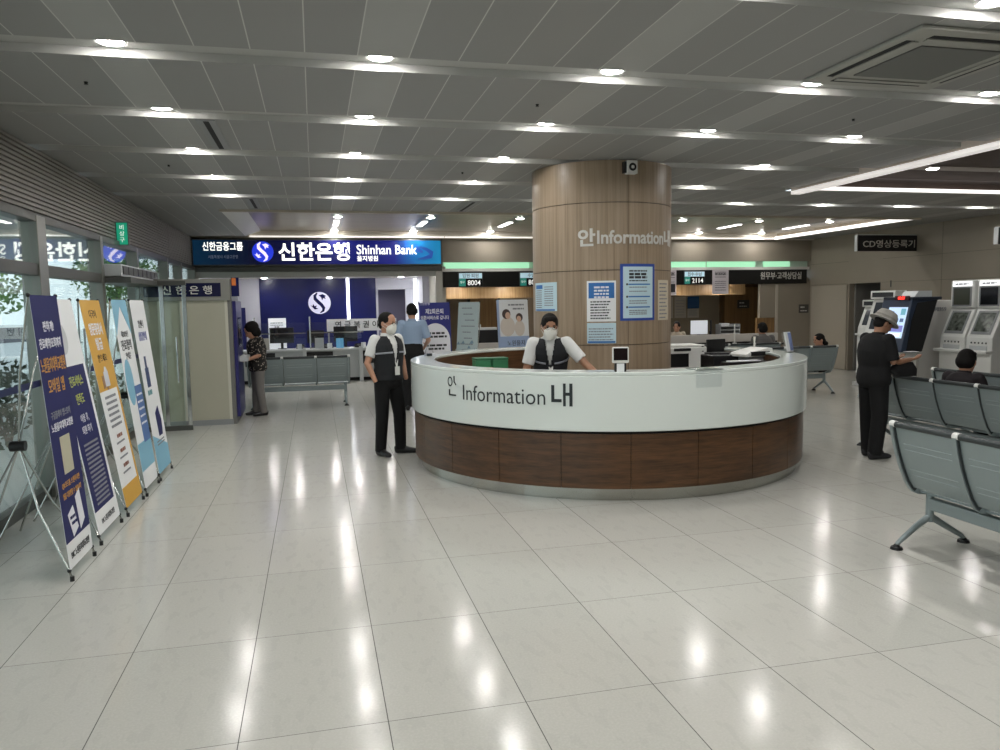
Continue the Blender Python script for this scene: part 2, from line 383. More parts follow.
# ------------------------------------------------------------------ glass front on the left, and the outdoors
MY = [-5, -2.2, .6, 3.3, 5.7, 8.0, 10.08, 12.0, 14.35, 15.75, 17.5]
b = MB()
for i, y in enumerate(MY):
    w = .12 if y in (8.0,) else .055
    b.box(XL-.09, XL+.066, y-w, y+w, 0, 2.62)
struct('trim_11', b, ALU, bevel=.006)
struct('trim_12', MB().box(XL-.07, XL+.06, YF, YB, 2.56, 2.64).box(XL-.07, XL+.05, YF, YB, 2.07, 2.18).box(XL-.07, XL+.03, YF, YB, 0, .10), ALUD, bevel=.005)
for i in range(len(MY)-1):
    struct('window_%d' % (i+1), MB().box(XL-.012, XL-.004, MY[i]+.05, MY[i+1]-.05, .09, 2.58), GLASS)
struct('trim_13', MB().box(XL-.003, XL+.0, 3.3, 12.0, 1.05, 1.11), mat('navy_glass_band', '#272c5e', .4))
for y, dy in ((9.1, .06), (11.0, .06)):
    t = bpy.data.objects.new('pull_handle', None); COL.objects.link(t); t.location = (XL+.07, y, 0); t.parent = SC.objects['window_6' if y < 10 else 'window_7']
    mesh_obj('grip', MB().cyl((0, 0, .75), (0, 0, 1.55), .016), CHROME, t, smooth=True)
    for z in (.9, 1.4): mesh_obj('standoff', MB().cyl((-.072, 0, z), (0, 0, z), .009, n=10), CHROME, t, smooth=True)
# outdoors
struct('trim_27', MB().box(-7.5, -2.66, YF, 20, 2.95, 3.1), mat('canopy_soffit_grey', '#8f928f', .5))
ground = mat('pale_paving', '#cdd2d2', .7, var=.06, vscale=(.6, .6, .6)); leaf = mat('leaf_green', '#5d7d3c', .6, var=.5, vscale=(3, 3, 3)); leafd = mat('dark_leaf_green', '#2c3b22', .6, var=.5, vscale=(9, 9, 9)); bark = mat('bark', '#5b4a3b', .8)
struct('floor', MB().box(-60, -2.62, -30, 80, -.13, -.03), ground)
def leaves(mb, c, r, n, s, seed):
    q = random.Random(seed)
    for _ in range(n):
        d = Vector((q.gauss(0, 1), q.gauss(0, 1), q.gauss(0, 1))).normalized()*q.uniform(.55, 1); p = Vector(c)+Vector((d.x*r[0], d.y*r[1], d.z*r[2]))
        u = Vector((q.gauss(0, 1), q.gauss(0, 1), q.gauss(0, 1))).normalized(); w = u.orthogonal().normalized()
        mb.face([p-u*s, p+w*s*.5, p+u*s, p-w*s*.5])
def shrub(loc, h, r, label, m, seed, n=420, s=.05):
    t = thing('shrub', label, 'shrub', loc); f = MB(); leaves(f, (0, 0, h*.58), (r, r, h*.42), n, s, seed); mesh_obj('foliage', f, m, t)
    st = MB()
    for k in range(5): a = k*1.26; st.tube([(0, 0, 0), (math.cos(a)*r*.3, math.sin(a)*r*.3, h*.5)], .012, 6)
    mesh_obj('stem', st, bark, t)
shrub((-3.6, 9.2, -.03), 1.25, .5, 'dark leafy shrub just outside the glass behind the first navy banner', leafd, 1)
shrub((-3.9, 11.0, -.03), 1.2, .55, 'dark leafy shrub outside the glass, second one along the front', leafd, 2)
shrub((-3.3, 12.6, -.03), 1.1, .45, 'dark leafy shrub outside the glass behind the yellow banner', leafd, 3)
def tree(loc, h, r, label, seed):
    t = thing('tree', label, 'tree', loc); f = MB(); q = random.Random(seed)
    for k in range(6): leaves(f, (q.uniform(-r, r)*.5, q.uniform(-r, r)*.5, h*.62+q.uniform(-.2, .3)*h), (r*.7, r*.7, h*.2), 900, .10, seed*9+k)
    mesh_obj('foliage', f, leaf, t); mesh_obj('trunk', MB().loft([(0, 0, 0), (.05, 0, h*.3), (0, .05, h*.6)], [.16, .12, .08]), bark, t, smooth=True)
tree((-10, 27, -.03), 6.5, 2.2, 'green tree across the paving seen through the far left glass', 3)
tree((-14, 31, -.03), 7.5, 2.6, 'tall green tree farther left across the paving', 4)
tree((-8.2, 36, -.03), 6, 2.4, 'green tree farthest away beyond the paving', 5)
t = thing('car', 'white parked car outside seen through the left glass', 'car', (-8.3, 22.5, -.03), R_(80))
cb = MB().prism([(-2.1, .25), (2.1, .25), (2.15, .6), (1.9, .85), (1.2, .95), (.6, 1.42), (-1.0, 1.45), (-1.75, .98), (-2.12, .9)], -.85, .85, 'y'); mesh_obj('car_body', cb, mat('white_car_paint', '#dfe3e6', .2, coat=.5), t, bevel=.05)
mesh_obj('car_window', MB().prism([(-1.55, 1.0), (1.05, .98), (.5, 1.36), (-.95, 1.38)], -.86, .86, 'y'), mat('car_glass', '#24333d', .1), t)
for x in (-1.35, 1.35):
    for y in (-.84, .64): mesh_obj('wheel', MB().cyl((x, y, .33), (x, y+.2, .33), .33), BLACK, t, smooth=True)

# ------------------------------------------------------------------ ceiling fittings
LX = [.465+1.568*k for k in range(-1, 8)]
def make_lamp():
    t = thing('ceiling_lamp', 'x', 'ceiling light')
    mesh_obj('trim_ring', MB().arc((0, 0), .072, .092, -.012, 0, n=28), WHT, t, smooth=True)
    mesh_obj('lens', MB().loft([(0, 0, 0), (0, 0, -.008), (0, 0, -.018), (0, 0, -.024)], [.072, .071, .055, .02], n=24), LENS, t, smooth=True)
    return t
lamp0 = make_lamp(); used = [False]
def place_lamp(loc, label, group):
    o = copy_tree(lamp0) if used[0] else lamp0; used[0] = True
    o.location = loc; o['label'] = label; o['group'] = group; return o
for gi, g in enumerate(GY):
    k = gi-6
    if k < -4: continue
    vis = max(0, k+1)
    for xi, x in enumerate(LX):
        if x > xmax(g-.0)-.05 or (g > CY1 and x > 12.3) or (9 < g < 10 and x > 6.6): continue
        if k < -1 or (k == -1 and xi < 3): lab = 'round downlight in a ceiling channel overhead, out of the frame'; grp = 'downlights overhead'
        else: lab = 'round ceiling downlight, %s from the left in the %s channel from the camera' % (ORD[xi], ORD[vis]); grp = 'downlights in the ceiling channels'
        place_lamp((x, g+GW*.5, ZC+.05), lab, grp)
for x, n in ((8.05, 'left one'), (9.25, 'right one')):
    t = thing('ceiling_light_channel', 'x', 'light channel'); COL.objects.unlink(t); bpy.data.objects.remove(t)
    place_lamp((x, 8.75, ZR-.006), 'round downlight in the brown ceiling recess at right, %s' % n, 'downlights in the brown recess')
tag(mesh_obj('light_channel', MB().box(7.3, 12.4, 8.62, 8.90, ZR-.006, ZR-.001), mat('channel_brown_grey', '#8d8078', .4)), 'long pale channel holding the downlights of the brown ceiling recess', 'light channel')
CXs = [.48, 2.2, 3.95, 5.68, 7.4, 9.15, 10.85]
for i, x in enumerate(CXs):
    if i in (3,): continue
    t = thing('light_channel', 'slim light channel in the far ceiling recess, %s from the left' % ORD[i], 'light channel', (x, 0, ZB-.004), 0, 'light channels of the far recess')
    mesh_obj('channel_panel', MB().box(-.13, .13, 14.2, 17.45, 0, .003), mat('channel_grey', '#7d7a72', .35), t)
    mesh_obj('tube', MB().box(-.05, .05, 15.35, 16.25, -.012, 0), mat('tube_light', '#fff', .4, emit=3, ecol=(1, .97, .92)), t)
    for y, w in ((14.6, 'near'), (17.2, 'far')): place_lamp((x, y, ZB-.005), 'round downlight at the %s end of the %s light channel of the far recess' % (w, ORD[i]), 'downlights of the far recess')
# four-way air conditioner
t = thing('air_conditioner', 'square four-way cassette air conditioner in the ceiling at upper right', 'air conditioner', (3.90, 4.33, ZC))
mesh_obj('panel', MB().prism([(-.52, -.55), (.52, -.55), (.52, .55), (-.52, .55)], -.025, 0, 'z'), mat('panel_warm_grey', '#a3a29b', .5), t, bevel=.008)
mesh_obj('intake_grille', MB().box(-.30, .30, -.30, .30, -.034, -.025), mat('grille_grey', '#6d6d6a', .6), t)
for k in range(4):
    M = Matrix.Rotation(k*PI/2, 4, 'Z'); mesh_obj('air_slot', MB().box(-.36, .36, -.46, -.40, -.028, -.0245, M), BLACKM, t)
    mesh_obj('louver', MB().box(-.36, .36, -.42, -.375, -.034, -.028, M), mat('panel_warm_grey', '#fff'), t)
for (x, y0, y1, n) in ((-.805, 6.76, 7.93, 'nearest, at upper left'), (-.81, 11.4, 12.5, 'far left near the bank sign'), (2.38, 11.4, 12.55, 'left of the round column')):
    t = thing('air_vent', 'narrow black slot diffuser in the ceiling, %s' % n, 'air vent', (x, 0, ZC))
    mesh_obj('frame', MB().box(-.075, .075, y0, y1, -.008, 0), GRY, t); mesh_obj('slot', MB().box(-.022, .022, y0+.03, y1-.03, -.011, -.008), BLACKM, t)
for i, (x, y) in enumerate(((-1.434, 5.8), (1.73, 5.84), (4.55, 5.84), (-1.45, 8.91), (1.73, 8.93))):
    tag(mesh_obj('sprinkler_head', MB().cyl((x, y, ZC), (x, y, ZC-.014), .014, .008, 12).cyl((x, y, ZC-.014), (x, y, ZC-.017), .013, n=12), BLACK, smooth=True), 'tiny ceiling sprinkler head in the %s, %s' % ('second panel row' if y < 7 else 'fourth panel row', ('left', 'middle', 'right')[i] if i < 3 else ('left', 'right')[i-3]), 'sprinkler')
# exit sign and air curtain
t = thing('exit_sign', 'small lit green emergency exit sign projecting from the louvred left wall', 'exit sign', (XL+.03, 11.0, 2.735))
mesh_obj('housing', MB().box(-.01, .14, 0, .05, -.15, .15), ALUD, t, bevel=.004)
mesh_obj('lit_face', MB().box(0, .13, -.004, 0, -.14, .14), mat('exit_green', '#1f9a78', .4, emit=.3), t)
f = lambda u, v, d=0: Vector((u+.065, -.004-d, v)); text('exit_lettering', '비', .07, LETW, t, f, v=.055); text('exit_lettering', '상', .07, LETW, t, f, v=-.025); text('exit_lettering', '구', .07, LETW, t, f, v=-.105)
t = thing('air_curtain', 'long grey air curtain unit above the glass doors on the left', 'air curtain', (XL+.02, 10.2, 2.13))
mesh_obj('body', MB().box(0, .22, 0, 2.2, .02, .17), LGRY, t, bevel=.01)
mesh_obj('grille', MB().box(.22, .226, .05, 2.15, .05, .15), BLACK, t)
b = MB()
for k in range(8): b.box(.226, .232, .06+k*.27, .28+k*.27, .055, .145)
mesh_obj('grille_louver', b, ALUD, t); mesh_obj('shelf', MB().box(0, .34, -.1, 2.4, -.06, .01), ALUD, t, bevel=.005)
# glass screen in front of the cash-machine booth
t = thing('glass_screen', 'glass screen with steel stiles standing before the bank booth', 'glass screen', (0, 11.72, 0))
mesh_obj('pane', MB().box(-2.44, -1.86, -.005, .005, .02, 2.1), GLASS, t)
for x in (-2.10, -1.80): mesh_obj('stile', MB().box(x-.028, x+.028, -.02, .02, 0, 2.12), CHROME, t, bevel=.004)
mesh_obj('header', MB().box(-2.44, -1.77, -.022, .022, 2.08, 2.14), ALUD, t); mesh_obj('sill', MB().box(-2.44, -1.77, -.022, .022, 0, .07), ALUD, t)
mesh_obj('pull_handle', MB().cyl((-1.92, -.06, .7), (-1.92, -.06, 1.35), .014, n=12).cyl((-1.92, -.06, .8), (-1.92, 0, .8), .008, n=8).cyl((-1.92, -.06, 1.25), (-1.92, 0, 1.25), .008, n=8), CHROME, t, smooth=True)

# ------------------------------------------------------------------ column
CC = (3.35, 8.70); CR = .815
t = thing('column', 'round oak-veneered column rising through the information desk', 'column', (0, 0, 0))
zj = [0, .55, 1.27, 2.09, 2.82, ZC]
for i in range(5):
    mesh_obj('veneer_ring', MB().arc(CC, CR-.03, CR, zj[i]+.004, zj[i+1]-.004, n=96), COLW, t, smooth=True)
mesh_obj('core', MB().arc(CC, CR-.06, CR-.012, 0, ZC, n=64), mat('joint_dark', '#3b3027', .7), t, smooth=True)
CM = cylmap(CC[0], CC[1], CR)
def ca(x): return CR*x          # arc length for angle
b = MB()
for a in (-.002, 1.75, -1.9, 3.3): b.patch(CR*a-.003, CR*a+.003, .3, ZC-.002, .0, CM, th=.0012)
mesh_obj('joint', b, mat('joint_dark', '#3b3027'), t)
fit('lettering', '안', -.554, -.362, 2.353, 2.544, LETG, t, CM, bold=.03)
fit('lettering', 'Information', -.343, .515, 2.372, 2.52, LETG, t, CM, bold=.022)
fit('lettering', '내', .535, .72, 2.36, 2.545, LETG, t, CM, bold=.03)
t = thing('speaker', 'small white wall speaker at the top of the round column', 'speaker', (CC[0]+.825*math.sin(.02), CC[1]-.825*math.cos(.02), 3.18), .02)
mesh_obj('cabinet', MB().box(-.06, .06, -.07, .01, -.07, .07), WHT, t, bevel=.006); mesh_obj('cone', MB().cyl((0, -.07, 0), (0, -.076, 0), .042), BLACK, t); mesh_obj('dust_cap', MB().cyl((0, -.076, 0), (0, -.079, 0), .018), WHT, t)
mesh_obj('bracket', MB().box(-.085, -.06, -.05, .03, -.06, .06), BLACK, t)
def col_sheet(name, label, a, w, z0, z1, base, cat='notice', group=None):
    t = thing(name, label, cat, (0, 0, 0), 0, group); u = CR*a
    mesh_obj('sheet', MB().patch(u-w/2, u+w/2, z0, z1, .001, CM, nu=8, th=.003), base, t)
    return t, u
# angles measured around the column, zero faces -Y
A = lambda x: math.asin(max(-1, min(1, (x-CC[0])/CR)))
t, u = col_sheet('notice', 'white notice with blue heading block on the column, left of the blue framed poster', -.3663, .318, 1.53, 1.975, PAPER)
mesh_obj('blue_heading', MB().patch(u-.140, u+.140, 1.785, 1.955, .0042, CM, nu=6), BLUEP, t)
b = MB(); c = MB()
for i in range(4): b.greek(u-.10, u+.10, 1.93-.036*(i+1), .02, CM, .006, i, .8, True)
for i in range(7): c.greek(u-.12, u+.12, 1.74-.03*i, .013, CM, .0045, i+5, .9-.06*(i % 3))
mesh_obj('printed_text', b, INKW, t); mesh_obj('printed_text', c, INK, t)
t, u = col_sheet('notice', 'pale blue notice taped on the column below the blue-headed notice', -.3663, .318, 1.29, 1.515, PAPERB)
b = MB()
for i in range(5): b.greek(u-.14, u+.14, 1.445-.03*i, .011, CM, .0045, i+15, .95-.1*(i % 2))
mesh_obj('printed_text', b, INKG, t); mesh_obj('blue_footer', MB().patch(u-.15, u+.15, 1.295, 1.315, .0045, CM, nu=6), BLUEP, t)
t, u = col_sheet('poster', 'large blue-framed white poster on the column under the lettering', .158, .445, 1.535, 2.155, BLUEF, 'poster')
mesh_obj('white_panel', MB().patch(u-.19, u+.19, 1.562, 2.125, .0042, CM, nu=8), PAPERB, t)
b = MB(); c = MB(); d = MB()
for i, (v, h) in enumerate(((2.07, .016), (2.03, .026), (1.995, .026), (1.965, .013))): b.greek(u-.12, u+.12, v, h, CM, .006, i+30, .95)
for i, v in enumerate((1.925, 1.79, 1.675)): c.patch(u-.13, u+.15, v, v+.014, .006, CM, nu=6); b.patch(u-.155, u-.135, v-.003, v+.018, .006, CM)
for v in (1.895, 1.85, 1.745, 1.72, 1.64, 1.62, 1.6): d.greek(u-.12, u+.13, v, .011, CM, .006, int(v*900), .9)
mesh_obj('printed_text', b, INK, t); mesh_obj('blue_rule', c, BLUEP, t); mesh_obj('printed_text', d, INKG, t)
t, u = col_sheet('notice', 'narrow cream notice at the right edge of the column', .665, .245, 1.53, 1.98, mat('cream_paper', '#cdc2ac', .5))
b = MB()
for i in range(10): b.greek(u-.10, u+.10, 1.93-.042*i, .014, CM, .0045, i+60, .9-.2*(i % 2))
mesh_obj('printed_text', b, INKG, t)
t, u = col_sheet('notice', 'pair of pale blue laminated notices at the left edge of the column', -1.3, .46, 1.65, 1.975, PAPERB)
b = MB()
for i in range(9):
    b.greek(u-.19, u-.02, 1.88-.024*i, .01, CM, .0045, i+70, .9); b.greek(u+.02, u+.19, 1.92-.026*i, .01, CM, .0045, i+90, .9)
mesh_obj('printed_text', b, INKG, t); mesh_obj('blue_heading', MB().patch(u-.19, u-.02, 1.905, 1.95, .0045, CM, nu=4), BLUEP, t); mesh_obj('blue_footer', MB().patch(u-.2, u+.2, 1.655, 1.672, .0045, CM, nu=8), BLUEP, t)

# ------------------------------------------------------------------ information desk
DC = (3.16, 8.18)
t = thing('information_desk', 'large round information desk with white band over walnut panels', 'reception desk', (0, 0, 0))
A0, A1 = 0, 2*PI
STEELP = mat('polished_plinth_steel', '#b9b9b2', .16, 1); g = NG(STEELP); co, s_ = g.xyz(); bp = g.n('ShaderNodeBump'); bp.inputs['Strength'].default_value = .25; bp.inputs['Distance'].default_value = .02; g.l(g.noise(g.map(co, (16, 16, .2)), 1.0, 3), bp.inputs['Height']); g.l(bp.outputs[0], g.b.inputs['Normal'])
mesh_obj('plinth', MB().arc(DC, 1.96, 2.075, 0, .115, n=160), STEELP, t, smooth=True)
mesh_obj('panel_core', MB().arc(DC, 1.98, 2.125, .115, .60, n=160), mat('joint_walnut', '#1d110a', .7), t, smooth=True)
for k in range(22): mesh_obj('wood_panel', MB().arc(DC, 2.12, 2.135, .116, .60, a0=-.2548+k*2*PI/22+.0012, a1=-.2548+(k+1)*2*PI/22-.0012, n=10), WALN, t, smooth=True)
mesh_obj('white_band', MB().arc(DC, 2.10, 2.165, .625, 1.112, n=192), SOLID, t, smooth=True, bevel=.008)
mesh_obj('shadow_gap', MB().arc(DC, 2.05, 2.12, .60, .625, n=128), BLACKM, t)
mesh_obj('counter_ledge', MB().arc(DC, 1.90, 2.166, 1.112, 1.142, n=192), SOLID, t, smooth=True, bevel=.006)
mesh_obj('inner_panel', MB().arc(DC, 1.90, 1.93, 0, 1.11, n=128), WALN, t, smooth=True)
mesh_obj('inner_worktop', MB().arc(DC, 1.28, 1.91, .72, .75, n=128), mat('worktop_grey_white', '#cfd0cc', .4), t, smooth=True)
DW = cylmap(DC[0], DC[1], 2.165); INKD = mat('counter_lettering', '#22282a', .4)
def dang(x, y): return math.atan2(x-DC[0], -(y-DC[1]))*2.165
# an: stylised open strokes
u0 = -2.375; v0 = .968
b = MB(); n = 22
rr = [[DW(u0+math.cos(2*PI*i/n)*r1*.78, v0+.045+math.sin(2*PI*i/n)*r1, dd) for (r1, dd) in ((.047, .001), (.047, .004), (.034, .004), (.034, .001))] for i in range(n+1)]
b.rings(rr, caps=False); b.poly([(u0+.055, v0+.10), (u0+.07, v0+.10), (u0+.07, v0+.05), (u0+.092, v0+.02), (u0+.086, v0+.012), (u0+.055, v0+.045)], .001, DW, .003)
b.poly([(u0-.02, v0-.03), (u0-.004, v0-.03), (u0-.004, v0-.075), (u0+.085, v0-.075), (u0+.085, v0-.09), (u0-.02, v0-.09)], .001, DW, .003)
mesh_obj('lettering', b, INKD, t)
fit('lettering', 'Information', -2.188, -1.300, .852, .995, INKD, t, DW, d=.001, bold=-.004, th=.003)
b = MB(); u1 = -1.245; v1 = .88
for p in ([(0, .15), (.03, .15), (.03, .028), (.10, .028), (.10, 0), (0, 0)], [(.115, .165), (.140, .165), (.140, -.035), (.115, -.035)], [(.175, .165), (.205, .165), (.205, -.035), (.175, -.035)], [(.140, .085), (.175, .085), (.175, .058), (.140, .058)]):
    b.poly([(u1+x*.92, v1+y) for x, y in p], .001, DW, .003)
mesh_obj('lettering', b, INKD, t)

# things on the desk ------------------------------------------------
def on_desk(a, r, z): return (DC[0]+r*math.sin(a), DC[1]-r*math.cos(a), z)
def polar(x, y): return math.atan2(x-DC[0], -(y-DC[1])), math.hypot(x-DC[0], y-DC[1])
t = thing('printer', 'big white office printer behind the counter, right of the column', 'printer', (4.47, 8.82, .75), R_(0))
mesh_obj('body', MB().box(-.25, .25, -.18, .20, 0, .42), WHT, t, bevel=.012); mesh_obj('lid', MB().box(-.24, .22, -.165, .19, .42, .45), WHT, t, bevel=.012)
mesh_obj('paper_slot', MB().box(-.2, .03, -.19, -.16, .375, .41), BLACK, t, bevel=.008); mesh_obj('front_recess', MB().box(-.24, .0, -.184, -.16, .18, .345), BLACK, t)
b = MB()
for z in (.3, .36, .42): b.box(.18, .2, -.186, -.17, z, z+.012)
mesh_obj('button', b, BLACK, t)
t = thing('printer', 'squat black printer on the desk, next to the white one', 'printer', (4.70, 8.20, .75), R_(0))
mesh_obj('body', MB().box(-.23, .22, -.17, .15, 0, .355), BLACK, t, bevel=.012); mesh_obj('paper_tray', MB().box(-.18, .15, -.02, .14, .355, .375), mat('smoke_tray', '#3a3a3c', .3), t); mesh_obj('output_tray', MB().box(-.14, .2, -.19, -.165, .18, .24), GRY, t)
t = thing('monitor', 'black computer monitor rising behind the printers on the round desk', 'monitor', (4.86, 8.68, .75), R_(15))
mesh_obj('screen', MB().box(-.15, .15, -.015, .015, .33, .51), BLACK, t, bevel=.006); mesh_obj('stand', MB().box(-.03, .03, -.0, .03, .02, .4).box(-.12, .12, -.09, .09, 0, .02), BLACK, t)
t = thing('card_terminal', 'white and black counter terminal tray near the right end of the desk', 'counter terminal', (4.92, 7.98, .75), R_(12))
mesh_obj('pedestal', MB().box(-.12, .12, -.10, .10, 0, .34), GRY, t, bevel=.01); mesh_obj('tray', MB().prism([(-.2, .34), (.2, .34), (.2, .43), (.12, .44), (-.16, .39), (-.2, .37)], -.14, .14, 'y'), WHT, t, bevel=.008)
mesh_obj('keypad', MB().box(-.13, .15, -.145, -.12, .35, .40), BLACK, t); mesh_obj('antenna', MB().loft([(.1, .05, .4), (.1, .05, .50), (.1, .05, .56)], [.012, .010, .016], n=10), WHT, t, smooth=True)
t = thing('telephone', 'black desk telephone on the inner worktop near the right end', 'telephone', (4.70, 7.40, .75), R_(38))
mesh_obj('base', MB().prism([(-.09, 0), (.09, 0), (.09, .06), (-.09, .025)], -.08, .08, 'x'), BLACK, t, bevel=.006); mesh_obj('handset', MB().loft([(-.09, .05, .06), (-.07, .05, .075), (.0, .05, .08), (.07, .05, .075), (.09, .05, .06)], [.022, .02, .014, .02, .022], n=10), BLACK, t, smooth=True)
t = thing('file_box', 'long black file tray standing on the inner worktop beside the phone', 'file tray', (4.62, 7.60, .75), R_(4))
mesh_obj('tray_body', MB().box(-.28, .24, -.06, .06, 0, .315), BLACK, t, bevel=.008); mesh_obj('papers', MB().box(-.22, .17, -.04, .04, .315, .325), PAPER, t)
a, r = polar(4.98, 7.43)
t = thing('leaflet_holder', 'clear acrylic leaflet holder at the right end of the desk ledge', 'leaflet holder', (5.23, 7.66, 1.142), R_(30))
mesh_obj('holder', MB().prism([(-.05, 0), (.05, 0), (.05, .06), (.10, .25), (.09, .25), (.04, .07), (.04, .01), (-.04, .01), (-.04, .12), (-.05, .12)], -.075, .075, 'x'), PLEXI, t)
mesh_obj('leaflet', MB().box(-.07, .07, .0, .012, .012, .235, Matrix.Rotation(R_(-12), 4, 'X')), PAPER, t); mesh_obj('leaflet_cover', MB().box(.0, .07, -.004, -.0005, .02, .225, Matrix.Rotation(R_(-12), 4, 'X')), mat('lilac_blue_print', '#7f8fc0', .4), t)
t = thing('face_scanner', 'small face-scan tablet on a stand on the desk ledge before the column', 'tablet', (2.545, 6.16, 1.142), R_(-16))
mesh_obj('bezel', MB().box(-.072, .072, -.012, .012, .075, .215), WHT, t, bevel=.012); mesh_obj('screen', MB().box(-.06, .06, -.016, -.010, .10, .205), mat('dark_screen', '#1a1013', .15), t)
mesh_obj('stand', MB().box(-.05, .05, 0, .04, 0, .09), BLACK, t, bevel=.004); mesh_obj('instruction_card', MB().box(-.032, .032, -.005, -.001, .0, .072), PAPER, t)
t = thing('sign_holder', 'clear acrylic holder folded over the front edge of the white counter', 'sign holder', (0, 0, 0))
a = .15
mesh_obj('front_flap', MB().patch(a-.13, a+.13, .99, 1.14, .004, DW, nu=6, th=.003), PLEXI, t); mesh_obj('top_plate', MB().arc(DC, 1.98, 2.172, 1.1425, 1.149, a0=(a-.13)/2.165, a1=(a+.14)/2.165, n=10), mat('smoke_acrylic', '#7f8784', .15), t)
for k, (x, y, l) in enumerate(((1.83, 8.52, 'left'), (2.02, 8.50, 'right'))):
    t = thing('storage_box', 'green storage box inside the round desk, the %s one of two' % l, 'box', (x, y, .75), R_(4), 'green boxes inside the desk')
    mesh_obj('box_body', MB().box(-.09, .09, -.09, .09, 0, .36), mat('green_box', '#3a7f57', .45), t, bevel=.006); mesh_obj('box_lid', MB().box(-.093, .093, -.093, .093, .36, .385), mat('green_lid', '#2f6b48', .45), t, bevel=.004)
t = thing('paper_tray', 'beige tray beside the green boxes inside the desk', 'tray', (1.60, 8.40, .75), R_(6)); mesh_obj('tray_body', MB().box(-.1, .1, -.12, .12, 0, .27), mat('beige_tray', '#8f7f6a', .5), t, bevel=.006); mesh_obj('papers', MB().box(-.085, .085, -.1, .1, .27, .29), PAPER, t)
# the worktop only spans the front; give the boxes a cabinet
t = thing('desk_cabinet', 'low walnut cabinet inside the round desk under the green boxes', 'cabinet', (1.80, 8.50, 0)); mesh_obj('cabinet_body', MB().box(-.32, .32, -.22, .22, 0, .75), WALN, t, bevel=.004)
t = thing('sign_holder', 'small clear pyramid sign holder on the left far side of the desk ledge', 'sign holder', (1.30, 9.0, 1.142))
mesh_obj('pane', MB().rings([[(-.055, -.04, 0), (.055, -.04, 0), (.055, .04, 0), (-.055, .04, 0)], [(-.008, -.004, .2), (.008, -.004, .2), (.008, .004, .2), (-.008, .004, .2)]]), PLEXI, t); mesh_obj('foot', MB().box(-.03, .03, -.02, .02, 0, .03), BLACK, t)

# ------------------------------------------------------------------ bank branch
BLU = mat('bank_blue_wall', '#101757', .3, var=.3, vscale=(.8, .8, .8)); BWH = mat('bank_white_wall', '#c9c9d4', .5)
struct('wall_left', MB().box(-2.6, -2.5, YB, 21.1, 0, 2.6), BWH)
struct('wall_back', MB().box(-2.6, -1.38, 21.0, 21.1, 0, 2.6).box(1.62, 2.95, 21.0, 21.1, 2.18, 2.6).box(1.62, 1.68, 21.0, 21.1, 0, 2.2).box(2.42, 2.95, 21.0, 21.1, 0, 2.2), BWH)
struct('wall_back', MB().box(-1.38, 1.62, 20.97, 21.1, 0, 2.6), BLU)
struct('wall_right', MB().box(2.87, 2.97, YB+.02, 22.0, 0, 2.62), mat('storefront_jamb', '#a9a69c', .45))
struct('ceiling', MB().box(-2.6, 2.95, YB+.12, 22.0, 2.49, 2.6), WHITEP)
struct('wall_back', MB().box(1.5, 2.95, 21.9, 22.0, 0, 2.6), mat('violet_grey_wall', '#7a748c', .5))
struct('trim_14', MB().box(-2.5, 2.87, YB-.12, YB+.12, 2.52, 2.63), ALUD); struct('trim_15', MB().box(-2.5, 2.87, YB-.06, YB+.1, 2.40, 2.52), mat('shutter_box_grey', '#a5a49e', .4))
struct('trim_16', MB().box(2.72, 2.88, YB-.1, YB+.12, 0, 2.52), mat('storefront_jamb', '#fff'), bevel=.006); struct('trim_17', MB().box(-2.5, -2.38, YB-.1, YB+.12, 0, 2.4), mat('storefront_jamb', '#fff'))
for i, x in enumerate((-1.9, -.5, .9, 1.75, 2.45)):
    place_lamp((x, 18.5 if i != 3 else 19.4, 2.488), 'round downlight inside the bank branch, %s from the left' % ORD[i], 'downlights inside the bank')
for i, (x, y) in enumerate(((-1.2, 20.2), (.4, 20.2), (2.2, 20.0))): place_lamp((x, y, 2.488), 'round downlight deep inside the bank branch before the back wall, %s from the left' % ORD[i], 'downlights deep inside the bank')
tag(mesh_obj('led_strip', MB().box(.845, .92, 20.94, 20.97, .98, 2.49), LEDC), 'vertical white LED line on the blue wall of the bank', 'light strip')
tag(mesh_obj('led_strip', MB().box(2.60, 2.68, 20.6, 20.63, 1.2, 2.45), LEDC), 'vertical white LED line at the right inside the bank', 'light strip')
struct('trim_18', MB().box(2.70, 2.87, 19.6, 20.6, 0, 2.49), mat('bank_grey_panel', '#9a9aa6', .4))
def ribbon2(mb, pts, ws, mp, d):
    """variable-width flat stroke"""
    L, Q = [], []
    for i, p in enumerate(pts):
        a, b = Vector(pts[max(i-1, 0)]), Vector(pts[min(i+1, len(pts)-1)]); t_ = (b-a).normalized(); n_ = Vector((-t_.y, t_.x))*ws[i]/2
        L.append((p[0]+n_.x, p[1]+n_.y)); Q.append((p[0]-n_.x, p[1]-n_.y))
    for i in range(len(pts)-1): mb.poly([L[i], L[i+1], Q[i+1], Q[i]], d, mp, .004)
